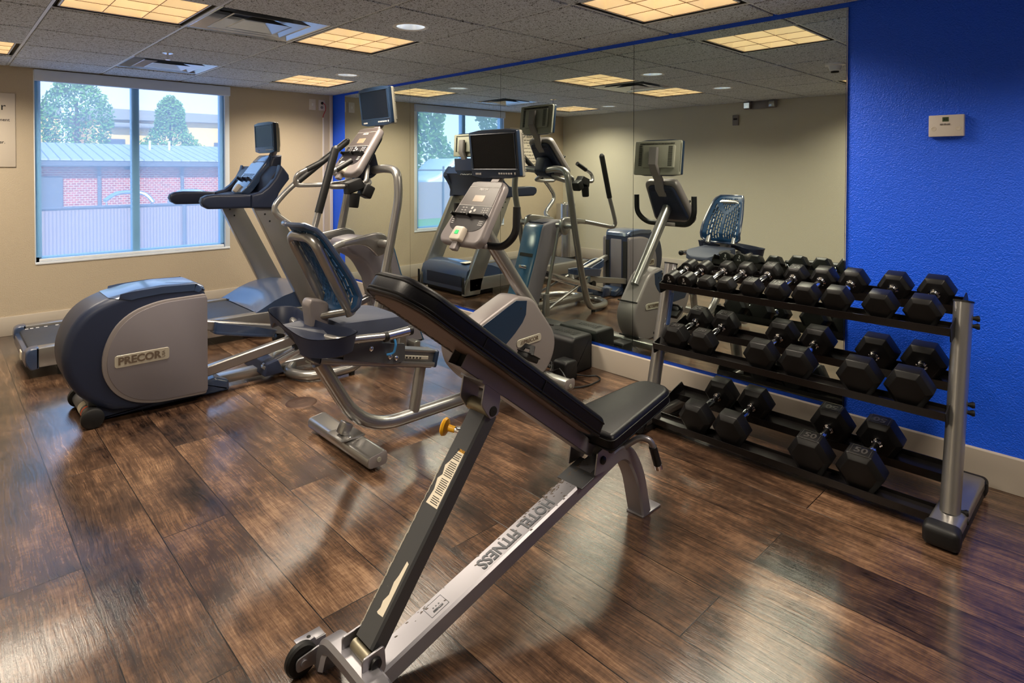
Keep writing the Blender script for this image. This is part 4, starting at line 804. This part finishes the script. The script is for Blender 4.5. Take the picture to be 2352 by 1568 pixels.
for i in range(40):
    zz_ = .02+i*.0115; w_ = .002+.004*rr.random(); x_ = -.037+.003*rr.random(); k.prism([(x_-w_/2, zz_), (x_+w_/2, zz_+.002), (x_+w_*.4, zz_+.014), (x_-w_*.5, zz_+.012)], 0, .0005, ms)
k.build('scraped_edge', 'plate', st, smooth=0)
MB().cyl((.806, NC-.037, .128), (.806, NC+.037, .128), .016, 18).build('lower_pin', 'rawsteel', T)
for s in (-1, 1):
    MB().prism(rpoly([(.775, .075), (.775, .152), (.84, .158), (.845, .095), (.82, .070)], .010), NC+s*.052-.003, NC+s*.052+.003, None, .001, 1).build('lower_bracket', 'silverb', T)
    MB().lathe((.812, NC+s*.056, .126), [(.017, 0), (.015, .007), (.001, .009)], 16, (0, s, 0)).build('bracket_bolt', 'rubber', T)
MB().box(.775, .845, NC-.05, NC+.05, .112, .118).build('bracket_floor', 'rawsteel', T)
# back rest: local frame along pad (t from the seat end up), n = up-left normal of the pad's top
pt, ph = Vector((1.685, NC, .478)), Vector((.800, NC, 1.140)); pdv = (ph-pt).normalized(); pn = Vector((-pdv.z, 0, pdv.x)); pn = pn if pn.z > 0 else -pn
Lp = 1.015
mb_ = Matrix((pdv, Vector((0, 1, 0)), pn)).transposed().to_4x4(); mb_.translation = pt   # local x along, y = world y, z = normal
def pad(out, z0, z1, r, mt, tf):
    b = bmesh.new(); R = []; n = 5; cx_ = sum(p[0] for p in out)/len(out); lev = []
    for i in range(n+1):
        a = math.pi/2*i/n; lev.append((z0+r*.5*(1-math.sin(a)), -r*.5*(1-math.cos(a)) if False else -r*.5*(1-math.sin(a+0)) ))
    prof = [(z0, .6*r)]+[(z0+r*.6*(1-math.cos(a)), .6*r*(1-math.sin(a))) for a in [math.pi/2*i/4 for i in range(1, 5)]]+[(z1-r*(1-math.sin(a)), r*(1-math.cos(a))) for a in [math.pi/2*i/5 for i in range(0, 6)]]
    from mathutils.geometry import intersect_line_line_2d
    N_ = len(out); nor = []
    for i in range(N_):
        a = Vector(out[i-1]); c = Vector(out[(i+1) % N_]); t_ = (c-a).normalized(); nor.append(Vector((t_.y, -t_.x)))
    area = sum(out[i][0]*out[(i+1) % N_][1]-out[(i+1) % N_][0]*out[i][1] for i in range(N_)); sg = 1 if area > 0 else -1
    for z, ins in prof: R.append([b.verts.new(tf @ Vector((out[i][0]-sg*nor[i].x*ins, out[i][1]-sg*nor[i].y*ins, z))) for i in range(N_)])
    for i in range(len(R)-1):
        for k_ in range(N_): b.faces.new((R[i][k_], R[i][(k_+1) % N_], R[i+1][(k_+1) % N_], R[i+1][k_]))
    b.faces.new(R[0][::-1]); b.faces.new(R[-1]); bmesh.ops.recalc_face_normals(b, faces=list(b.faces)); return b
hw_ = .13
po = rpoly([(0, -hw_*.92), (Lp*.93, -hw_), (Lp, -hw_*.62), (Lp, hw_*.62), (Lp*.93, hw_), (0, hw_*.92)], [.04, .09, .08, .08, .09, .04], 6)
m = MB(); m._add(pad(po, -.022, .046, .022, None, mb_)); bpad = m.build('back_pad', 'leather', T, smooth=60)
def ringseam(out, z, tf, r, sc=1.002, rng=None):
    c_ = sum(p[0] for p in out)/len(out); return [tf @ Vector((c_+(x-c_)*sc, y*sc, z)) for x, y in out]
m = MB(); m.tube(ringseam(po, .028, mb_, 0), .0022, 6, True).tube(ringseam(po, -.008, mb_, 0), .0030, 6, True).tube(ringseam(po, -.017, mb_, 0), .0030, 6, True); m.build('piping', 'leather', bpad)
for t_ in (.33, .66):
    x_ = Lp*(1-t_*.92)+.0; w_ = hw_*(.995-.05*t_)
    MB().tube([mb_ @ Vector(p) for p in ((x_, -w_*.2, .0478), (x_, -w_*.8, .047), (x_, -w_-.0005, .025), (x_, -w_-.001, -.018))], .0022, 6).tube([mb_ @ Vector(p) for p in ((x_, w_*.2, .0478), (x_, w_*.8, .047), (x_, w_+.0005, .025), (x_, w_+.001, -.018))], .0022, 6).build('panel_seam', 'leather', bpad)
ub = rpoly([(.03, -hw_*.80), (Lp*.92, -hw_*.86), (Lp-.025, -hw_*.5), (Lp-.025, hw_*.5), (Lp*.92, hw_*.86), (.03, hw_*.80)], .04, 5)
mm = mb_ @ Matrix(((1, 0, 0, 0), (0, 0, 1, 0), (0, 1, 0, 0), (0, 0, 0, 1)))
MB().prism(ub, -.0262, -.020, mm, .002, 1).build('backing_board', 'under', bpad)
# torn fabric along the board edges
k = MB(); rr = random.Random(5)
for i in range(46):
    x_ = .12+i*.019; s = 1; w_ = .008+.012*rr.random(); k.prism([(x_, hw_*.80), (x_+.016, hw_*.82), (x_+.012, hw_*.72-w_*.6), (x_+.004, hw_*.74-w_)], -.0275, -.0262, mm)
k.build('torn_fabric', 'leather', bpad, smooth=0)
# back frame tube, hollow open top end
fa, fb_ = Vector((1.735, NC, .375)), Vector((1.128, NC, .838)); fd = (fb_-fa).normalized(); fn = Vector((-fd.z, 0, fd.x)); fn = fn if fn.z > 0 else -fn
mf = Matrix((fd, Vector((0, 1, 0)), fn)).transposed().to_4x4(); mf.translation = fa; Lf = (fb_-fa).length
m = MB()
for a in ((-.032, -.029, -.025, .025), (.029, .032, -.025, .025), (-.032, .032, -.025, -.022), (-.032, .032, .022, .025)): m.box(0, Lf, a[0], a[1], a[2], a[3], .001, 1, mf)
tb = m.build('back_tube', 'silverb', T)
MB().box(.02, Lf-.03, -.029, .029, -.022, .022, 0, 1, mf).build('tube_inside', 'dark', tb)
MB().prism(rpoly([(.12, -.02), (.12, .02), (.72, .03), (.72, -.03)], .004), .025, .034, mf @ Matrix(((1, 0, 0, 0), (0, 0, 1, 0), (0, 1, 0, 0), (0, 0, 0, 1))), .001, 1).build('pad_mount', 'silverb', T) if False else None
# upper strut bracket under the tube
for s in (-1, 1):
    MB().prism(rpoly([(1.190, .758), (1.254, .708), (1.246, .650), (1.212, .642), (1.176, .695)], .010), NC+s*.050-.003, NC+s*.050+.003, None, .001, 1).build('upper_bracket', 'silverb', T)
    MB().lathe((1.222, NC+s*.053, .665), [(.016, 0), (.014, .003), (.001, .004)], 14, (0, s, 0)).build('bracket_hole', 'dark', T)
MB().cyl((1.222, NC-.048, .665), (1.222, NC+.048, .665), .022, 18).build('upper_pin', 'rawsteel', T)
MB().prism([(1.183, .768), (1.262, .708), (1.258, .702), (1.179, .762)], NC-.052, NC+.052).build('bracket_plate', 'silverb', T)
MB().box(1.19, 1.24, NC+.048, NC+.053, .50, .56).build('caution_sticker', 'labelw', T) if False else None
# hinge at the seat end
for s in (-1, 1):
    MB().prism(rpoly([(1.705, .300), (1.720, .378), (1.812, .402), (1.822, .335), (1.79, .300)], .006), NC+s*.062-.003, NC+s*.062+.003, None, .001, 1).build('hinge_plate', 'silverb', T)
    for x, z in ((1.748, .345), (1.796, .370)): MB().lathe((x, NC+s*.065, z), [(.015, 0), (.014, .006), (.008, .010), (.001, .010)], 14, (0, s, 0)).build('hinge_bolt', 'rubber', T)
MB().box(1.635, 1.77, NC-.058, NC+.058, .292, .297, .001, 1, Matrix.Translation((1.72, 0, .3)) @ Matrix.Rotation(-.24, 4, 'Y') @ Matrix.Translation((-1.72, 0, -.3))).build('hinge_floor', 'gunmetal', T)
MB().box(1.80, 1.96, NC-.035, NC+.035, .325, .40, .006, 2, Matrix.Translation((1.9, 0, .36)) @ Matrix.Rotation(-.12, 4, 'Y') @ Matrix.Translation((-1.9, 0, -.36))).build('seat_mount', 'gunmetal', T)
# spring pin with yellow knob on the far side of the strut
kp = MB().lathe((1.205, NC+.045, .570), [(.011, 0), (.011, .03), (.009, .034), (.009, .05)], 16, (-.5, 1, .15)).build('pin_barrel', 'chrome', T)
MB().lathe(Vector((1.205, NC+.045, .570))+Vector((-.5, 1, .15)).normalized()*.045, [(.001, 0), (.010, 0), (.011, .022), (.026, .030), (.029, .038), (.024, .043), (.001, .044)], 24, (-.5, 1, .15)).build('yellow_knob', 'yellow', T)
MB().lathe((1.205, NC+.045, .570), [(.0114, .012), (.0116, .013), (.0116, .024), (.0114, .025)], 16, (-.5, 1, .15)).build('red_band', 'red', T)
# seat pad, rising away from the back rest
se = frame((1.70, NC, .415), (1, 0, .085), (-.085, 0, 1)); se = Matrix((Vector((1, 0, .085)).normalized(), Vector((0, 1, 0)), Vector((-.085, 0, 1)).normalized())).transposed().to_4x4(); se.translation = (1.715, NC, .398)
so_ = rpoly([(0, -.135), (.455, -.085), (.50, -.05), (.50, .05), (.455, .085), (0, .135)], [.03, .05, .04, .04, .05, .03], 6)
m = MB(); m._add(pad(so_, 0, .062, .022, None, se)); o = m.build('seat_pad', 'leather', T, smooth=60)
m = MB(); m.tube(ringseam(so_, .045, se, 0), .002, 6, True).tube(ringseam(so_, .012, se, 0), .0028, 6, True); m.build('piping', 'leather', o)
# hook handle under the seat
MB().tube(fillet([(1.93, NC-.03, .325), (1.955, NC-.085, .372), (1.975, NC-.12, .365), (2.02, NC-.125, .25)], .035, 6), .012, 14).build('lift_handle', 'silverb', T)
MB().tube([(1.985, NC-.122, .338), (2.015, NC-.125, .262)], .0155, 16).build('handle_grip', 'rubber', T); MB().tube([(2.015, NC-.125, .262), (2.022, NC-.125, .244), (2.024, NC-.125, .240)], [.0165, .0165, .008], 16).build('grip_end', 'chrome', T)
# HOTEL FITNESS lettering down the beam top
bd = Vector((1.74-.84, 0, .272-.045)).normalized(); bn = Vector((-bd.z, 0, bd.x)); bc = Vector((1.383, NC, .045+(1.383-.84)*.2522))+bn*.0302
text('HOTEL FITNESS', 'beam_lettering', .058, bc, -bd, Vector((0, 1, 0)) if False else Vector((0, 1, 0)).cross(Vector((0, 0, 1))).cross(Vector((0, 0, 1))) if False else Vector((0, -1, 0)), 'textg', fr, .0004, .0014, 0, .84)
k = MB(); rr = random.Random(9)
for i in range(170):
    x_ = rr.gauss(.30, .09) if i < 120 else rr.uniform(-.42, .3); y_ = min(.036, abs(rr.gauss(.026, .010)))*(1 if rr.random() < .85 else -1)*-1
    s_ = rr.uniform(.0008, .0030); k.prism([(x_-s_*1.6, y_-s_), (x_+s_, y_-s_*.6), (x_+s_*1.8, y_+s_), (x_-s_, y_+s_*.7)], .0292, .0295, Matrix((bd, Vector((0, -1, 0)), bn)).transposed().to_4x4() if False else (lambda q: (setattr(q, 'translation', Vector((1.335, NC, .045+(1.335-.84)*.2522))), q)[1])(Matrix((bd, bn, Vector((0, -1, 0)))).transposed().to_4x4()))
k.build('paint_chips', 'brown', fr, smooth=0, kind='stuff')
lg = Matrix((-bd, Vector((0, -1, 0)), bn)).transposed().to_4x4(); lg.translation = Vector((1.055, NC, .045+(1.055-.84)*.2522))+bn*.0291
q = MB()
for a in ((-.032, .032, -.022, -.0207), (-.032, .032, .0207, .022), (-.032, -.0307, -.022, .022), (.0307, .032, -.022, .022)): q.box(a[0], a[1], a[2], a[3], 0, .0004, 0, 1, lg)
for i in range(3): q.box(-.012+i*.010, -.008+i*.010, -.004, .0, 0, .0004, 0, 1, lg)
q.build('badge_outline', 'textg', fr, smooth=0)
text('FITNESS', 'badge_text', .010, lg @ Vector((0, .009, .0004)), -bd, Vector((0, -1, 0)), 'textg', fr, .0004, .0004)
# ------------------------------------------------------------------ dumbbell rack
T = thing('dumbbell_rack', 'three-tier silver dumbbell rack with black rails against the mirror wall', 'rack', (3.0, 1.17, 0))
for yy in (.495, 1.845):
    p = MB().tube([(2.835, yy, .075), (3.042, yy, .862)], .041, 24, sy=.82).build('post', 'silver', T)
    MB().tube([(3.041, yy, .860), (3.0425, yy, .867)], .0425, 24, sy=.84).build('post_cap', 'rubber', p)
    bx = rpoly([(2.70, .030), (2.70, .082), (3.255, .082), (3.255, .030)], .02, 4)
    bd_ = MB().prism(bx, yy-.052, yy+.052, None, .016, 3).build('base_foot', 'silver', T)
    for x0, x1 in ((2.665, 2.735), (3.215, 3.285)): MB().prism(rpoly([(x0, .004), (x0, .078), (x1, .088) if x0 < 3 else (x1, .078), (x1, .004)], .022, 4), yy-.059, yy+.059, None, .022, 4).build('rubber_end', 'rubber', bd_)
    MB().box(2.70, 3.25, yy-.050, yy+.050, .0, .032, .006).build('rubber_sole', 'rubber', bd_)
MB().box(2.968, 2.996, 1.808, 1.813, .53, .71, .0, 1, Matrix.Translation((2.978, 0, .62)) @ Matrix.Rotation(.257, 4, 'Y') @ Matrix.Translation((-2.981, 0, -.62))).build('info_sticker', mat('blue_sticker', (70, 96, 150), .5), T)
SL = [(2.95, .757, .229), (2.89, .435, .21), (2.83, .052, .20)]      # x of the front head, strip height there, slope
def sf(k, x): return SL[k][1]+(x-SL[k][0])*SL[k][2]
for k in range(3):
    xf = SL[k][0]; a = math.atan(SL[k][2]); xb = xf+(.24, .26, .28)[k]
    m4 = frame((xf, 0, SL[k][1]), (1, 0, SL[k][2]), (0, 0, 1))
    y0, y1 = .515, 1.825
    ft = .060
    front = [(-.052, -.004), (-.052, .030), (-.048, .030), (-.048, .0), (.038, .0), (.038, .016), (.041, .016), (.041, -.026), (.038, -.026), (.038, -.004)]
    back = [(q+(xb-xf)/math.cos(a), z) for q, z in [(-.040, -.022), (-.040, .018), (-.037, .018), (-.037, .0), (.050, .0), (.050, .024), (.054, .024), (.054, -.004), (-.037, -.004), (-.037, -.022)]]
    for nm, pr in (('front_rail', front), ('back_rail', back)): MB().prism(pr, y0, y1, m4).build(nm, 'railm', T, smooth=0)
    W_ = (xb-xf)/math.cos(a)+.056
    for yy in (y0-.004, y1): 
        e = MB().prism(rpoly([(-.052, -.030), (-.052, .030), (W_-.02, .055), (W_, .02), (W_, -.020), (.0, -.034)], .006, 2), yy, yy+.004, m4, .0).build('end_bracket', 'iron', T, smooth=0)
        s = -1 if yy < 1 else 1; px = 2.835+(sf(k, 3.0)-.075)*.263
        b_ = MB()
        for dz in (-.014, .018): b_.lathe((px+.02, (.495-.036) if s < 0 else (1.845+.036), sf(k, px)+dz+.01), [(.001, .018), (.011, .018), (.013, .012), (.008, .0), (.006, -.01)], 10, (.25, s, 0))
        b_.build('shelf_bolt', 'rubber', e)
    MB().box(xf-.05, xf-.02, 1.60, 1.70, sf(k, xf-.04)+.001, sf(k, xf-.04)+.004).build('rail_label', 'labelw', T) if k == 2 else None
# ------------------------------------------------------------------ dumbbells
def dumbbell(kg, k, y, wc, sp_, word, where):
    """wc: corner-to-corner head width, sp_: head centre spacing"""
    th = math.atan(SL[k][2]); ax = Vector((math.cos(th), 0, math.sin(th))); nz = Vector((-math.sin(th), 0, math.cos(th)))
    R = wc/2; ap = R*math.cos(math.pi/6) if kg > 5 else R; xc = SL[k][0]+sp_/2*math.cos(th); c = Vector((xc, y, sf(k, xc)+ap/math.cos(th)+.0012))
    T = thing('dumbbell', where, 'dumbbell', tuple(c), 'pairs of dumbbells on the rack')
    L = .055+wc*.26; m4 = Matrix((Vector((0, -1, 0)), ax, nz)).transposed().to_4x4(); m4.translation = c       # local x: toward -y, y: along the handle (away), z: up
    for s in (-1, 1):
        b = bmesh.new(); n = 6 if kg > 5 else 28; lv = []; cf = R*.27 if kg > 5 else R*.08
        for (yy, rr_) in ((-L/2, R-cf), (-L/2+cf*.8, R), (L/2-cf*.8, R), (L/2, R-cf)):
            lv.append([b.verts.new(m4 @ Vector((rr_*math.cos(2*math.pi*i/n), s*sp_/2+yy, rr_*math.sin(2*math.pi*i/n)))) for i in range(n)])
        for i in range(3):
            for j in range(n): b.faces.new((lv[i][j], lv[i][(j+1) % n], lv[i+1][(j+1) % n], lv[i+1][j]))
        b.faces.new(lv[0][::-1]); b.faces.new(lv[3]); bmesh.ops.recalc_face_normals(b, faces=list(b.faces))
        if kg > 5: bmesh.ops.bevel(b, geom=list(b.edges), offset=.0022, segments=2, affect='EDGES', profile=.5)
        m = MB(); m._add(b); h = m.build('head', 'iron', T, smooth=30)
        if kg > 5:
            if kg in (15, 30, 50):
                text(str(kg), 'weight_number', .040 if kg < 40 else .052, m4 @ Vector((0, s*sp_/2, ap+.0006)), (0, -1, 0) if s < 0 else (0, 1, 0), ax if s < 0 else -ax, 'emboss', h, .0016, .0012)
                q = MB(); w_, l_ = R*.40, L*.33
                for a in ((-w_, w_, -l_, -l_+.0016), (-w_, w_, l_-.0016, l_), (-w_, -w_+.0016, -l_, l_), (w_-.0016, w_, -l_, l_)): q.box(a[0], a[1], s*sp_/2+a[2], s*sp_/2+a[3], ap-.001, ap+.0010, 0, 1, m4)
                q.build('number_frame', 'emboss', h, smooth=0)
        else:
            text('5', 'weight_number', .024, m4 @ Vector((0, s*(sp_/2+L/2)+s*.0006, R*.35)), (0, -1, 0) if s < 0 else (0, 1, 0), nz, 'ink', h, .0006, .0006)
            text('FITNESS GEAR' if False else '5 LB', 'weight_text', .013, m4 @ Vector((0, s*(sp_/2+L/2)+s*.0006, -R*.12)), (0, -1, 0) if s < 0 else (0, 1, 0), nz, 'ink', h, .0006)
    g0 = sp_/2-L/2; r = .0135 if kg < 12 else .0155
    P = [(-g0, .022), (-g0*.90, .022), (-g0*.88, r+.002), (-g0*.8, r+.002), (-g0*.78, r*.9), (-g0*.72, r*.9), (-g0*.70, r), (-g0*.3, r*1.12), (0, r*1.2), (g0*.3, r*1.12), (g0*.70, r), (g0*.72, r*.9), (g0*.78, r*.9), (g0*.8, r+.002), (g0*.88, r+.002), (g0*.90, .022), (g0, .022)]
    MB().lathe(c, [(b_, a) for a, b_ in P], 20, ax).build('handle', 'chrome', T)
    return T
N1 = ['small round dumbbell marked 5, leftmost on the top shelf', 'second small round dumbbell marked 5, on the top shelf', 'smallest hexagonal dumbbell, third from the left on the top shelf', 'small hexagonal dumbbell, fourth from the left on the top shelf',
      'dumbbell marked 15, fifth from the left on the top shelf', 'dumbbell marked 15, sixth from the left on the top shelf', 'hexagonal dumbbell, seventh from the left on the top shelf', 'hexagonal dumbbell on the top shelf crossing the mirror edge, eighth from the left',
      'hexagonal dumbbell before the blue wall, second from the right on the top shelf', 'rightmost dumbbell on the top shelf, beside the silver post']
for (y, wc, kg), lab in zip(((1.778, .078, 5), (1.688, .080, 5), (1.576, .088, 10), (1.466, .096, 10), (1.332, .112, 15), (1.205, .114, 15), (1.072, .124, 20), (.940, .130, 20), (.768, .138, 25), (.612, .142, 25)), N1):
    dumbbell(kg, 0, y, wc, .19 if kg == 5 else .235, '', lab)
N2 = ['dumbbell marked 30, leftmost on the middle shelf', 'dumbbell marked 30, second from the left on the middle shelf', 'black dumbbell in the middle shelf centre, left one of the centre pair', 'black dumbbell on the middle shelf, right one of the centre pair',
      'large dumbbell on the middle shelf crossing the mirror edge, second from right', 'rightmost large dumbbell on the middle shelf, beside the post']
for (y, wc, kg), lab in zip(((1.715, .146, 30), (1.560, .148, 30), (1.255, .160, 35), (1.085, .162, 35), (.828, .176, 40), (.645, .176, 40)), N2): dumbbell(kg, 1, y, wc, .255, '', lab)
N3 = ['large dumbbell, leftmost on the bottom shelf beside the bench seat', 'large dumbbell, second from the left on the bottom shelf', 'very large dumbbell on the bottom shelf, left of the one marked 50', 'very large dumbbell marked 50, rightmost on the bottom shelf']
for (y, wc, kg), lab in zip(((1.560, .176, 45), (1.372, .178, 45), (1.002, .188, 50), (.800, .190, 50)), N3): dumbbell(kg, 2, y, wc, .275, '', lab)
# ------------------------------------------------------------------ boxes and cables by the mirror wall
T = thing('equipment_box', 'large black plastic box with ribbed lid by the baseboard, beside the bike', 'box', (3.22, 2.82, 0))
MB().prism(rpoly([(3.125, .0), (3.125, .225), (3.15, .25), (3.33, .25), (3.345, .23), (3.345, .0)], .015, 4), 2.645, 3.0, None, .02, 4).build('body', 'rubber', T)
m = MB()
for i in range(3): m.box(3.20+0, 3.28, 2.70+i*.012, 2.706+i*.012, .2495, .252, .001)
for i in range(7): m.box(3.215, 3.265, 2.745+i*.022, 2.760+i*.022, .2495, .252, .001)
m.build('lid_embossing', 'iron', T)
o = MB().prism(rpoly([(3.11, .0), (3.11, .17), (3.13, .195), (3.33, .195), (3.345, .18), (3.345, .0)], .012, 4), 3.10, 3.40, None, .02, 4).build('equipment_box', 'rubber', origin=(3.22, 3.25, 0)); tag(o, 'lower black plastic box behind the large one, mostly hidden by the bike', 'box')
T = thing('power_adapter', 'small black power adapter standing before the large black box', 'power adapter', (3.03, 2.64, 0))
MB().prism(rpoly([(2.985, 0), (2.985, .115), (3.0, .128), (3.095, .128), (3.11, .11), (3.11, 0)], .015, 4), 2.585, 2.70, None, .014, 4).build('body', 'rubber', T)
MB().tube(spline([(3.09, 2.585, .03), (3.17, 2.56, .008), (3.22, 2.52, .007), (3.19, 2.46, .007), (3.09, 2.44, .007), (3.0, 2.45, .007), (2.93, 2.50, .007), (2.90, 2.56, .02)], 7), .005, 8).build('cord', 'rubber', T)
T = thing('coiled_cable', 'loosely coiled black cable with a bright jack beside the bike base', 'cable', (2.98, 2.76, 0)); rr = random.Random(11); P = []
for i in range(150):
    a = i/150*2*math.pi*6.5; r = .062+.012*math.sin(i*.37)+.008*rr.random(); P.append((2.985+r*math.cos(a)*.8, 2.775+r*math.sin(a), .035+.03*math.sin(a+1)+.018*math.sin(i*.21)+.012))
P += [(2.98, 2.70, .05), (2.965, 2.62, .09), (2.955, 2.585, .075)]
MB().tube(P, .0042, 6).build('cord', 'rubber', T); MB().tube([(2.955, 2.585, .075), (2.950, 2.565, .062), (2.945, 2.545, .050)], [.006, .005, .003], 10).build('jack', 'chrome', T)
# ------------------------------------------------------------------ outdoors
struct(MB().quad([(-60, 6.66, -.5), (60, 6.66, -.5), (60, 90, -.5), (-60, 90, -.5)]), 'ground_paving', 'asphalt', smooth=0)
struct(MB().box(-30, 1, 14.5, 18.4, -.5, -.47), 'ground_lawn', 'grass', smooth=0)
T = thing('slatted_fence', 'pale slatted fence outside, across the lower half of the window', 'fence', (4, 11, -.5))
MB().box(.7, 9, 10.97, 11.0, -.5, .80).build('slat_panel', 'fence', T, smooth=0)
MB().cyl((.7, 10.95, .81), (9, 10.95, .81), .02, 8).build('top_rail', 'fascia', T)
for x in (.72, 3.0, 5.3, 7.6): MB().cyl((x, 10.94, -.5), (x, 10.94, .86), .03, 10).build('fence_post', 'fascia', T)
T = thing('chain_fence', 'grey chain fence beyond the lawn, seen through the mirrored window', 'fence', (-8, 18.6, -.5))
MB().box(-22, -1.5, 18.58, 18.6, -.5, .9).build('slat_panel', 'fence', T, smooth=0); MB().cyl((-22, 18.55, 1.35), (-1.5, 18.55, 1.35), .03, 8).build('top_rail', 'fascia', T)
for i in range(8): MB().cyl((-21+i*2.7, 18.55, -.5), (-21+i*2.7, 18.55, 1.5), .04, 8).build('fence_post', 'fascia', T)
T = thing('brick_building', 'low red brick building with a ribbed metal roof behind the fence', 'building', (6, 20, -.5))
MB().box(.2, 12, 20, 24, -.5, 1.52).build('brick_wall', 'brick', T, smooth=0)
MB().prism([(.0, 1.46), (.0, 1.63), (12.3, 1.63), (12.3, 1.46)], 19.45, 19.55).box(0, 12.3, 19.5, 20.2, 1.44, 1.47).build('fascia', 'fascia', T, smooth=0)
b = bmesh.new(); v = [b.verts.new(p) for p in ((-.1, 19.42, 1.64), (12.4, 19.42, 1.64), (12.4, 22.4, 2.16), (-.1, 22.4, 2.16), (-.1, 19.42, 1.60), (12.4, 19.42, 1.60), (12.4, 22.4, 2.10), (-.1, 22.4, 2.10))]
for f in ((0, 1, 2, 3), (7, 6, 5, 4), (0, 4, 5, 1), (2, 6, 7, 3), (1, 5, 6, 2), (0, 3, 7, 4)): b.faces.new([v[i] for i in f])
m = MB(); m._add(b); m.build('metal_roof', 'metalroof', T, smooth=0)
MB().box(1.2, 2.5, 19.95, 20.0, -.4, 1.17).build('dark_door', 'fascia', T)
for x in (3.28, 5.38, 8): MB().box(x, x+.07, 19.9, 19.97, -.5, 1.45).build('downspout', 'fascia', T)
MB().box(3.93, 4.09, 19.8, 19.99, 1.36, 1.6, .01).build('wall_lamp', 'tvb', T)
for x in (4.9, 5.45): MB().cyl((x, 21.4, 1.95), (x, 21.4, 2.26), .035, 10).build('roof_vent', 'white', T)
o = MB().box(5.56, 6.8, 14.5, 15.3, -.5, .92, .02).box(5.5, 6.9, 14.4, 15.4, .92, .98, .01).build('utility_cabinet', 'fascia', origin=(6, 15, -.5)); tag(o, 'grey utility cabinet before the brick building, at the right of the window', 'cabinet')
for (x0, lab) in ((2.35, 'low silver patio chair with arched back, left of the window mullion'), (3.45, 'wide silver patio chair with layered back, right of the window mullion')):
    T = thing('patio_chair', lab, 'patio chair', (x0+.4, 13.6, -.5), 'patio chairs beyond the fence'); m = MB()
    for k in range(3 if x0 > 3 else 1): m.tube(spline([(x0, 13.6, .78-k*.07), (x0+.2, 13.72, .90-k*.06), (x0+.45, 13.75, .93-k*.06), (x0+.7, 13.7, .88-k*.06), (x0+.82, 13.6, .72-k*.06)], 4), .04, 8)
    m.build('backrest', 'steel', T)
    MB().box(x0+.05, x0+.75, 13.1, 13.6, -.05, 0, .02).build('seat', 'steel', T)
    for a, c in ((.08, 13.13), (.72, 13.13), (.03, 13.6), (.79, 13.6)): MB().cyl((x0+a, c, -.5), (x0+a, c, .74 if c > 13.5 else 0), .018, 8).build('leg', 'steel', T)
T = thing('tan_building', 'tan stucco commercial building with grey parapet behind the brick one', 'building', (10, 40, -.5))
MB().box(6.5, 22, 40, 48, -.5, 4.4).box(2, 5.3, 43, 50, -.5, 4.4).build('stucco_wall', 'tan', T, smooth=0)
MB().prism([(6.3, 4.1), (6.1, 4.6), (6.3, 4.72), (22.4, 4.72), (22.4, 4.25), (12, 4.2)], 39.5, 48.4).box(2, 5.3, 42.7, 50, 4.4, 4.9).build('parapet', 'slate', T, smooth=0)
MB().box(7.0, 9.3, 39.3, 40, 3.68, 3.95, .10, 3).build('canopy', 'slate', T, smooth=0)
for x0, x1, z0, z1 in ((6.9, 7.9, 2.0, 3.05), (12.7, 13.5, 1.9, 3.0)): w_ = MB().box(x0, x1, 39.93, 40.02, z0, z1).build('window', 'fascia', T, smooth=0); MB().box(x0+.08, x1-.08, 39.9, 39.94, z0+.08, z1-.08).build('pane', 'winlit', w_, smooth=0)
def tree(x, y, h, r, lab, seed, grp='trees outside', n=6500):
    T = thing('leafy_tree', lab, 'tree', (x, y, -.5), grp); rr = random.Random(seed); b = bmesh.new()
    for i in range(n):
        t_ = rr.random()**.8; rad = r*(1-t_)**.58*min(1, .62+1.3*t_)*(.55+.45*rr.random()**.4)*(1+.25*math.sin(9*t_+seed)); a = rr.random()*2*math.pi; c = Vector((x+rad*math.cos(a), y+rad*math.sin(a), .6+t_*h+rr.uniform(-.2, .2)))
        s = r*.034*rr.uniform(.6, 1.5); u = Vector((rr.gauss(0, 1), rr.gauss(0, 1), rr.gauss(0, 1))).normalized(); w_ = u.orthogonal().normalized()
        b.faces.new([b.verts.new(c+u*s), b.verts.new(c+w_*s*.7), b.verts.new(c-u*s), b.verts.new(c-w_*s*.7)])
    m = MB(); m._add(b); m.build('crown', 'leaf', T, smooth=0)
    MB().tube([(x, y, -.5), (x, y, .6+h*.7)], [r*.09, r*.03], 8).build('trunk', 'bark', T)
tree(4.1, 29, 4.9, 1.75, 'tall leafy tree behind the brick building, left in the window', 2)
tree(8.2, 32, 4.1, 1.75, 'rounder leafy tree behind the brick building, right of the window mullion', 5)
for i, (x, y, h, r) in enumerate(((-12.5, 28, 7, 3.2), (-19.5, 27, 8, 3.3), (-5.3, 28, 6.5, 2.9), (-27, 29, 8, 3.6))):
    tree(x, y, h, r, 'large tree beyond the lawn, '+('centre left of the mirrored window', 'left in the mirrored window', 'right in the mirrored window', 'farthest left, hidden beyond the mirrored window')[i], 20+i, n=6000)
T = thing('white_van', 'white van parked beyond the chain fence, seen through the mirrored window', 'vehicle', (-10, 21, -.5))
MB().prism(rpoly([(-12.6, -.2), (-12.6, 1.55), (-12.3, 1.85), (-9.4, 1.85), (-8.5, 1.1), (-7.9, .95), (-7.8, -.2)], .15, 4), 20.2, 22.2, None, .12, 3).build('body', 'vehicle', T)
MB().prism([(-9.5, 1.65), (-8.8, 1.08), (-10.3, 1.08), (-10.3, 1.65)], 20.17, 20.21).build('side_window', 'winlit', T)
for x in (-11.8, -8.7): MB().cyl((x, 20.15, -.15), (x, 20.45, -.15), .35, 20).build('wheel', 'rubber', T)
